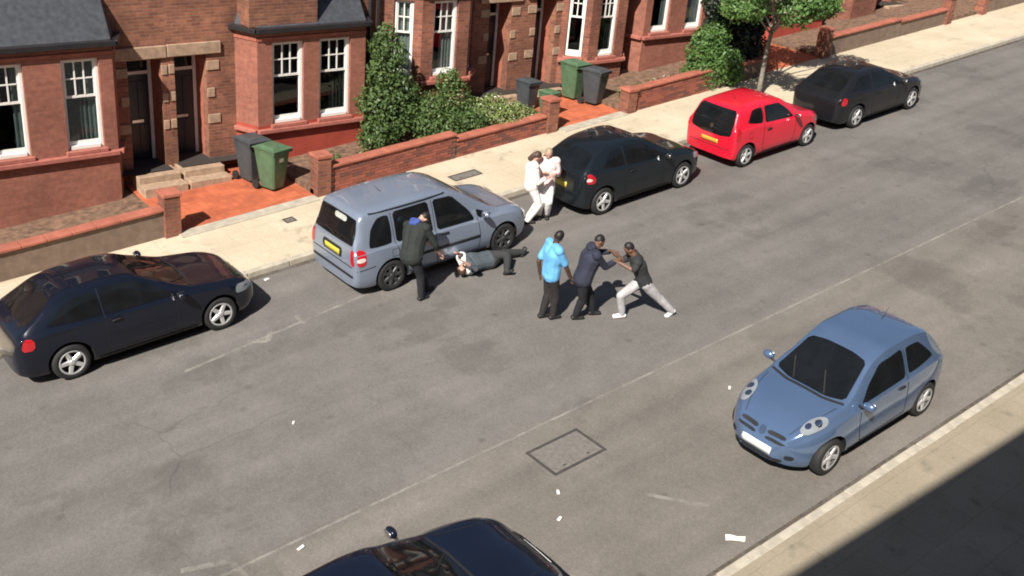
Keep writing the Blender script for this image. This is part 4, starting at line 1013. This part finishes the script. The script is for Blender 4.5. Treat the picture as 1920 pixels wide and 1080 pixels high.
# --- two navy / black cars, each only partly in the picture
def saloon(label, P_, loc, yaw=0):
    c = Car(label, P_, top=[(-.82, .52), (-.80, .64), (-.76, .84), (-.62, .98), (-.35, 1.16), (.0, 1.36), (.4, 1.43), (.9, 1.44), (1.25, 1.40), (1.6, 1.24), (2.1, 1.0), (2.22, .96), (2.4, .93), (2.9, .86), (3.2, .76), (3.36, .62), (3.46, .46)],
        belt=[(-.82, .9), (0, .95), (1.0, .92), (2.2, .88), (2.9, .79), (3.46, .56)],
        hw=[(-.82, .52), (-.78, .68), (-.65, .78), (-.2, .84), (.6, .87), (2.2, .87), (2.75, .85), (3.1, .78), (3.33, .62), (3.46, .38)],
        roofw=[(-.82, .55), (0, .58), (1.2, .59), (2.2, .70), (3.46, .58)], wb=2.6, rad=.315, x0=-.82, x1=3.46, loc=loc, yaw=yaw)
    for v in ('left', 'right'):
        c.patch('side_window', v, [(-.28, 1.03), (.60, .98), (.60, 1.34), (.18, 1.31)], 'car_glass', rounds=2)
        c.patch('side_window', v, [(.68, .975), (1.88, .93), (1.60, 1.13), (1.28, 1.32), (.68, 1.345)], 'car_glass', rounds=1)
        c.line(v, [(.64, 1.36), (.64, .95), (.62, .32)]); c.line(v, [(1.84, .92), (1.84, .6), (1.78, .32), (.62, .32)]); c.handle(v, .82, .85)
        c.patch('tail_lamp', v, [(-.70, .72), (-.50, .72), (-.48, .90), (-.64, .92)], 'tail_red', rounds=1, off=.008)
        c.patch('headlight', v, [(2.92, .62), (3.32, .58), (3.28, .70), (2.95, .77)], 'lamp_clear', rounds=1, off=.008)
    c.patch('windscreen', 'top', [(1.36, -.50), (2.12, -.63), (2.2, -.3), (2.2, .3), (2.12, .63), (1.36, .50), (1.31, .25), (1.31, -.25)], 'car_glass', rounds=1)
    c.patch('scuttle', 'top', [(2.16, -.65), (2.20, -.67), (2.27, -.3), (2.27, .3), (2.20, .67), (2.16, .65), (2.22, .3), (2.22, -.3)], 'plastic_black', rounds=0, off=.005)
    for y_ in (-.3, .28): c.line('top', [(2.2, y_), (1.88, y_-.3)], .018, name='wiper', off=.012)
    c.patch('rear_window', 'top', [(-.52, -.58), (-.08, -.50), (-.04, 0), (-.08, .50), (-.52, .58), (-.56, 0)], 'car_glass', rounds=1)
    c.line('top', [(2.3, -.64), (3.25, -.5)], .012); c.line('top', [(2.3, .64), (3.25, .5)], .012); c.line('top', [(3.25, -.5), (3.25, .5)], .012)
    c.patch('number_plate', 'front', [(-.26, .42), (.26, .42), (.26, .53), (-.26, .53)], 'plate_white', rounds=0, off=.012, thick=.006)
    c.patch('front_grille', 'front', [(-.38, .58), (.38, .58), (.36, .68), (-.36, .68)], 'grille', rounds=1)
    c.mirrors(1.92, .93, P_.name); return c
saloon('navy blue hatchback by the near kerb, its bonnet and windscreen showing', paint('paint_navy', (.007, .010, .022), .25, .1), (4.22, 7.66))
saloon('dark grey car parked just ahead of the red hatchback', paint('paint_darkgrey', (.012, .012, .014), .3, .1), (25.35, 16.25))
saloon('glossy black car at the far kerb behind the people carrier', paint('paint_black', (.007, .009, .017), .25, .1), (4.72, 16.72))
#PART3
# ------------------------------------------------------------------ people
def remeshed(mb, name, m, parent, org, voxel=.011, sm=6, fold=None):
    me = bpy.data.meshes.new(name); me.from_pydata((np.array(mb.v)-np.array(org)).tolist(), [], mb.f)
    o = bpy.data.objects.new(name, me); COL.objects.link(o)
    r = o.modifiers.new('r', 'REMESH'); r.mode = 'VOXEL'; r.voxel_size = voxel
    s_ = o.modifiers.new('s', 'SMOOTH'); s_.iterations = sm; s_.factor = .5
    if fold:
        tx = bpy.data.textures.new('folds', 'CLOUDS'); tx.noise_scale = .19; tx.noise_depth = 3
        d = o.modifiers.new('d', 'DISPLACE'); d.texture = tx; d.strength = fold; d.mid_level = .5
    dg = bpy.context.evaluated_depsgraph_get(); nm = bpy.data.meshes.new_from_object(o.evaluated_get(dg))
    o.modifiers.clear(); o.data = nm; nm.shade_smooth(); nm.materials.append(MATS[m]); o.parent = parent
    o.name = name
    return o
def ik(h, a, l1, l2, bend):
    h, a, bend = Vector(h), Vector(a), Vector(bend); d = a-h; L = min(d.length, (l1+l2)*.995)
    u = d.normalized(); c = (l1*l1-l2*l2+L*L)/(2*L); hh = math.sqrt(max(0, l1*l1-c*c))
    b = bend-u*bend.dot(u); b.normalize(); return h+u*c+b*hh
for n_, c_ in dict(skin_deep=(.085, .045, .03), skin_brown=(.16, .085, .055), skin_light=(.48, .28, .21), hair_black=(.012, .010, .009), hair_brown=(.055, .03, .018), hair_fair=(.32, .25, .17), cloth_offwhite=(.78, .70, .66),
                   cloth_blue=(.13, .39, .68), cloth_black=(.012, .013, .017), cloth_navy=(.022, .025, .045), cloth_grey=(.40, .39, .40), cloth_charcoal=(.026, .028, .030),
                   cloth_olive=(.017, .022, .020), cloth_slate=(.06, .075, .088), cloth_white=(.78, .76, .74), cloth_pink=(.78, .60, .58), cloth_dark=(.02, .017, .018), shoe_white=(.75, .74, .72), shoe_black=(.014, .013, .013), eye=(.02, .015, .012), cloth_royal=(.04, .07, .25)).items():
    mat(n_, c_, .85 if 'cloth' in n_ else .55, var=.14, scale=7, bmp=.25 if 'cloth' in n_ else .05, fine=35)
def person(label, org, f, P, C, H, arms, feet, skin, hair, top, bottom, shoe, sleeve=1., look=None, knees=None, hairlong=False, extra=None, bulk=1., toes=None):
    """joints are (x, y, height above the sloping street); arms: (elbow, wrist) left then right; feet: ankles left, right"""
    W = lambda q: Vector((q[0], q[1], G(q[0])+q[2]))
    P, C, H = W(P), W(C), W(H); f = Vector(f).normalized()
    r = tag(empty('person', W((*org, 0))), label, 'person', 'people in the road'); o0 = r.location
    ub = (C-P).normalized(); f = (f-ub*f.dot(ub)).normalized(); l = ub.cross(f).normalized()
    sh = [C+ub*.12+l*.175*bulk, C+ub*.12-l*.175*bulk]; hp = [P+l*.085-ub*.03, P-l*.085-ub*.03]
    el = [W(a[0]) for a in arms]; wr = [W(a[1]) for a in arms]; an = [W(q) for q in feet]
    kn = [ik(hp[i], an[i], *((lambda D: (.44, .43) if D < .77 else (D*.51, D*.5))((an[i]-hp[i]).length)), f+Vector((0, 0, .15))) if not knees else W(knees[i]) for i in (0, 1)]
    nk = C+ub*.22; hd = (H-nk).normalized(); lk = Vector(look).normalized() if look else f
    lk = (lk-hd*lk.dot(hd)).normalized(); hl = hd.cross(lk).normalized()
    def torso(b, k):
        for s_ in (1, -1):
            b.cap(P+l*.06*s_, .112*bulk+k, P.lerp(C, .5)+l*.055*s_, .108*bulk+k); b.cap(P.lerp(C, .5)+l*.055*s_, .108*bulk+k, C+l*.075*s_, .122*bulk+k)
            b.cap(C+ub*.10+l*.05*s_, .085+k, sh[0 if s_ > 0 else 1], .066+k)
    def arm(b, i, k, upto=2.):
        if upto <= 1: b.cap(sh[i], .058+k, sh[i].lerp(el[i], upto), .05+k)
        else: b.cap(sh[i], .058+k, el[i], .044+k*.9); b.cap(el[i], .044+k*.9, el[i].lerp(wr[i], upto-1), .036+k*.8)
    tv = []
    for i in (0, 1):
        sd = Vector((kn[i]-an[i])); t = Vector(toes[i]).normalized() if toes else (f-Vector((0, 0, f.z))+Vector((0, 0, SLOPE*f.x))).normalized(); tv.append(t)
    def leg(b, i, k):
        b.cap(hp[i], .092+k, kn[i], .06+k); b.cap(kn[i], .06+k, kn[i].lerp(an[i], .35), .058+k); b.cap(kn[i].lerp(an[i], .35), .058+k, an[i], .042+k)
    # the body itself: one continuous surface
    b = MB(); torso(b, 0)
    for i in (0, 1):
        arm(b, i, 0); leg(b, i, 0); b.cap(an[i], .034, an[i]+tv[i]*.07+Vector((0, 0, -.035)), .022)
        d = (wr[i]-el[i]).normalized(); sd = d.cross(Vector((0, 0, 1)) if abs(d.z) < .9 else f).normalized(); pn = d.cross(sd)
        pc = wr[i]+d*.085
        for q in (-.022, 0, .022): b.cap(wr[i]+sd*q*.6, .02, pc+sd*q, .016)
        for j, (q, L) in enumerate(((-.031, .058), (-.0105, .074), (.0105, .079), (.031, .070))):
            k1 = pc+sd*q+d*L*.5; k2 = k1+(d*.75+pn*.65).normalized()*L*.5; b.cap(pc+sd*q*.95, .0098, k1, .0095, 6, 2); b.cap(k1, .0095, k2, .008, 6, 2)
        t0 = wr[i]+d*.03+sd*.03; t1 = t0+(d*.7+sd*.7).normalized()*.042; b.cap(t0, .013, t1, .0105, 6, 2); b.cap(t1, .0105, t1+(d+pn*.3).normalized()*.032, .009, 6, 2)
    b.cap(C+ub*.13, .065, nk+hd*.06, .055)
    b.ell(H+hd*.015, hl*.076, lk*.094, hd*.108); b.cap(H-hd*.055+lk*.02, .058, H-hd*.075+lk*.045, .04); b.cap(H-hd*.005+lk*.088, .011, H-hd*.028+lk*.104, .015, 6, 2)
    for s_ in (1, -1): b.ell(H-hd*.01+hl*.078*s_, hl*.014, lk*.022, hd*.034, 8, 5)
    body = remeshed(b, 'body', skin, r, o0, .009, 3)
    for s_ in (1, -1): MB().ell(H+hd*.012+lk*.088+hl*.030*s_, hl*.012, lk*.008, hd*.007, 8, 5).build('eye', 'eye', body, o0, smooth=True)
    MB().ell(H-hd*.058+lk*.083, hl*.024, lk*.006, hd*.006, 8, 5).build('mouth', 'skin_brown', body, o0, smooth=True)
    # hair
    b = MB(); b.ell(H+hd*.036-lk*.018, hl*.084, lk*.093, hd*.100)
    if hairlong: b.cap(H-lk*.07, .06, H-lk*.085-hd*.12, .05)
    remeshed(b, 'hair', hair, r, o0, .012, 2, .01)
    # clothes
    b = MB(); torso(b, .022)
    for i in (0, 1): arm(b, i, .02, sleeve)
    b.cap(P-ub*.02+l*.05, .118*bulk+.02, P-ub*.02-l*.05, .118*bulk+.02)
    remeshed(b, 'top', top, r, o0, .011, 5, .024)
    b = MB()
    for i in (0, 1): leg(b, i, .022)
    b.cap(P+l*.055, .122, P-l*.055, .122); b.cap(P+ub*.06+l*.05, .115, P+ub*.06-l*.05, .115)
    remeshed(b, 'trousers', bottom, r, o0, .011, 5, .022)
    for i in (0, 1):
        dn = Vector((0, 0, -1)); b = MB(); sd = tv[i].cross(dn).normalized()
        for s_ in (.014, -.014): b.cap(an[i]-tv[i]*.045+dn*.03+sd*s_, .04, an[i]+tv[i]*.14+dn*.045+sd*s_*1.4, .033)
        b.cap(an[i]+dn*.01, .046, an[i]+tv[i]*.06+dn*.03, .043)
        remeshed(b, 'shoe', shoe, r, o0, .011, 2)
    if extra: extra(r, o0, dict(P=P, C=C, H=H, f=f, l=l, ub=ub, sh=sh, el=el, wr=wr, hd=hd, lk=lk, hl=hl, nk=nk))
    return r
def hood(m):
    def g(r, o0, j):
        b = MB(); b.cap(j['nk']-j['f']*.06+j['l']*.07-j['ub']*.01, .06, j['nk']-j['f']*.06-j['l']*.07-j['ub']*.01, .06); b.cap(j['nk']-j['f']*.10+j['l']*.05-j['ub']*.06, .055, j['nk']-j['f']*.10-j['l']*.05-j['ub']*.06, .055)
        remeshed(b, 'hood', m, r, o0, .013, 4, .012)
    return g
person('person in a bright blue T-shirt and dark trousers standing with arms down', (12.12, 12.68), (.9, -.25, 0), (12.09, 12.66, .93), (12.09, 12.65, 1.33), (12.14, 12.63, 1.62),
       [((11.98, 12.90, 1.10), (12.04, 12.90, .85)), ((12.20, 12.40, 1.10), (12.32, 12.40, .88))], [(12.06, 12.76, .08), (12.18, 12.60, .08)],
       'skin_deep', 'hair_black', 'cloth_blue', 'cloth_dark', 'shoe_black', sleeve=.75, bulk=1.15, look=(.8, .2, 0))
person('person in a dark navy jacket leaning forward with both arms reaching out', (12.62, 12.25), (.85, -.45, 0), (12.47, 12.23, .90), (12.58, 12.20, 1.27), (12.71, 12.18, 1.54),
       [((12.82, 12.34, 1.25), (13.02, 12.17, 1.26)), ((12.74, 11.98, 1.12), (12.97, 11.98, 1.16))], [(12.86, 12.28, .08), (12.50, 12.34, .08)],
       'skin_brown', 'hair_black', 'cloth_navy', 'cloth_black', 'shoe_black', sleeve=1.92, bulk=1.28, extra=hood('cloth_navy'))
person('person in a black T-shirt and pale grey trousers lunging with one leg back', (13.45, 11.68), (-.82, .5, 0), (13.46, 11.67, .76), (13.30, 11.74, 1.12), (13.14, 11.83, 1.41),
       [((13.10, 11.62, 1.08), (12.98, 11.86, 1.17)), ((13.24, 12.02, 1.08), (13.05, 12.10, 1.24))], [(14.00, 11.37, .10), (13.22, 11.87, .08)],
       'skin_brown', 'hair_black', 'cloth_charcoal', 'cloth_grey', 'shoe_white', sleeve=.8, knees=[(13.74, 11.49, .38), (13.11, 11.86, .49)], toes=[(-.5, .3, -.5), (-.82, .5, -.07)])
person('person in a dark olive jacket stooping beside the people carrier', (10.75, 14.75), (.95, .15, 0), (10.52, 14.76, .93), (10.66, 14.86, 1.30), (10.86, 14.90, 1.52),
       [((10.96, 15.02, 1.10), (11.14, 14.98, .86)), ((10.92, 14.58, 1.08), (11.08, 14.64, .84))], [(10.98, 14.86, .08), (10.70, 14.64, .08)],
       'skin_light', 'hair_black', 'cloth_olive', 'cloth_black', 'shoe_black', sleeve=1.35, bulk=1.42, look=(.7, .0, -.6), extra=hood('cloth_royal'))
person('person in a slate grey top lying on the road beside the people carrier', (12.2, 14.9), (0, -.55, .8), (12.52, 14.94, .17), (12.14, 14.98, .20), (11.84, 14.90, .19),
       [((11.98, 14.66, .24), (11.75, 14.72, .42)), ((12.02, 15.13, .30), (11.80, 15.02, .48))], [(12.60, 14.45, .09), (13.36, 14.90, .09)],
       'skin_light', 'hair_brown', 'cloth_slate', 'cloth_charcoal', 'shoe_black', sleeve=1.5, knees=[(12.84, 14.74, .26), (12.94, 14.98, .17)], toes=[(.3, -.6, .5), (.5, .1, .8)], look=(-.3, -.2, .9),
       extra=lambda r, o0, j: remeshed(MB().cap(j['C']+j['ub']*.17+j['l']*.16, .115, j['C']+j['ub']*.16-j['l']*.12, .115), 'shirt_shoulder', 'cloth_white', r, o0, .013, 4, .012))
def long_top(r, o0, j):
    b = MB()
    for q in (.07, -.07): b.cap(j['P']+j['l']*q, .14, j['P']-Vector((0, 0, .26))+j['l']*q*1.2, .135)
    remeshed(b, 'long_top_hem', 'cloth_pink', r, o0, .012, 5, .024)
person('dark haired person in a white top and white trousers by the people carrier nose', (14.55, 16.15), (.8, -.5, 0), (14.51, 16.10, .87), (14.52, 16.10, 1.21), (14.56, 16.07, 1.48),
       [((14.66, 16.34, 1.0), (14.80, 16.16, 1.05)), ((14.46, 15.84, 1.0), (14.66, 15.82, 1.06))], [(14.58, 16.18, .08), (14.45, 16.05, .08)],
       'skin_light', 'hair_brown', 'cloth_offwhite', 'cloth_white', 'shoe_black', sleeve=1.75, hairlong=True, bulk=1.15)
person('fair haired person in a long pale pink top behind the charcoal hatchback', (14.92, 16.10), (-.6, -.8, 0), (14.90, 16.08, .87), (14.88, 16.07, 1.21), (14.86, 16.04, 1.49),
       [((15.08, 15.92, 1.02), (14.90, 15.80, 1.10)), ((14.74, 16.24, 1.0), (14.74, 16.00, 1.10))], [(14.98, 16.04, .08), (14.84, 16.14, .08)],
       'skin_light', 'hair_fair', 'cloth_pink', 'cloth_white', 'shoe_black', sleeve=1.75, hairlong=True, bulk=1.12, extra=long_top)
#END
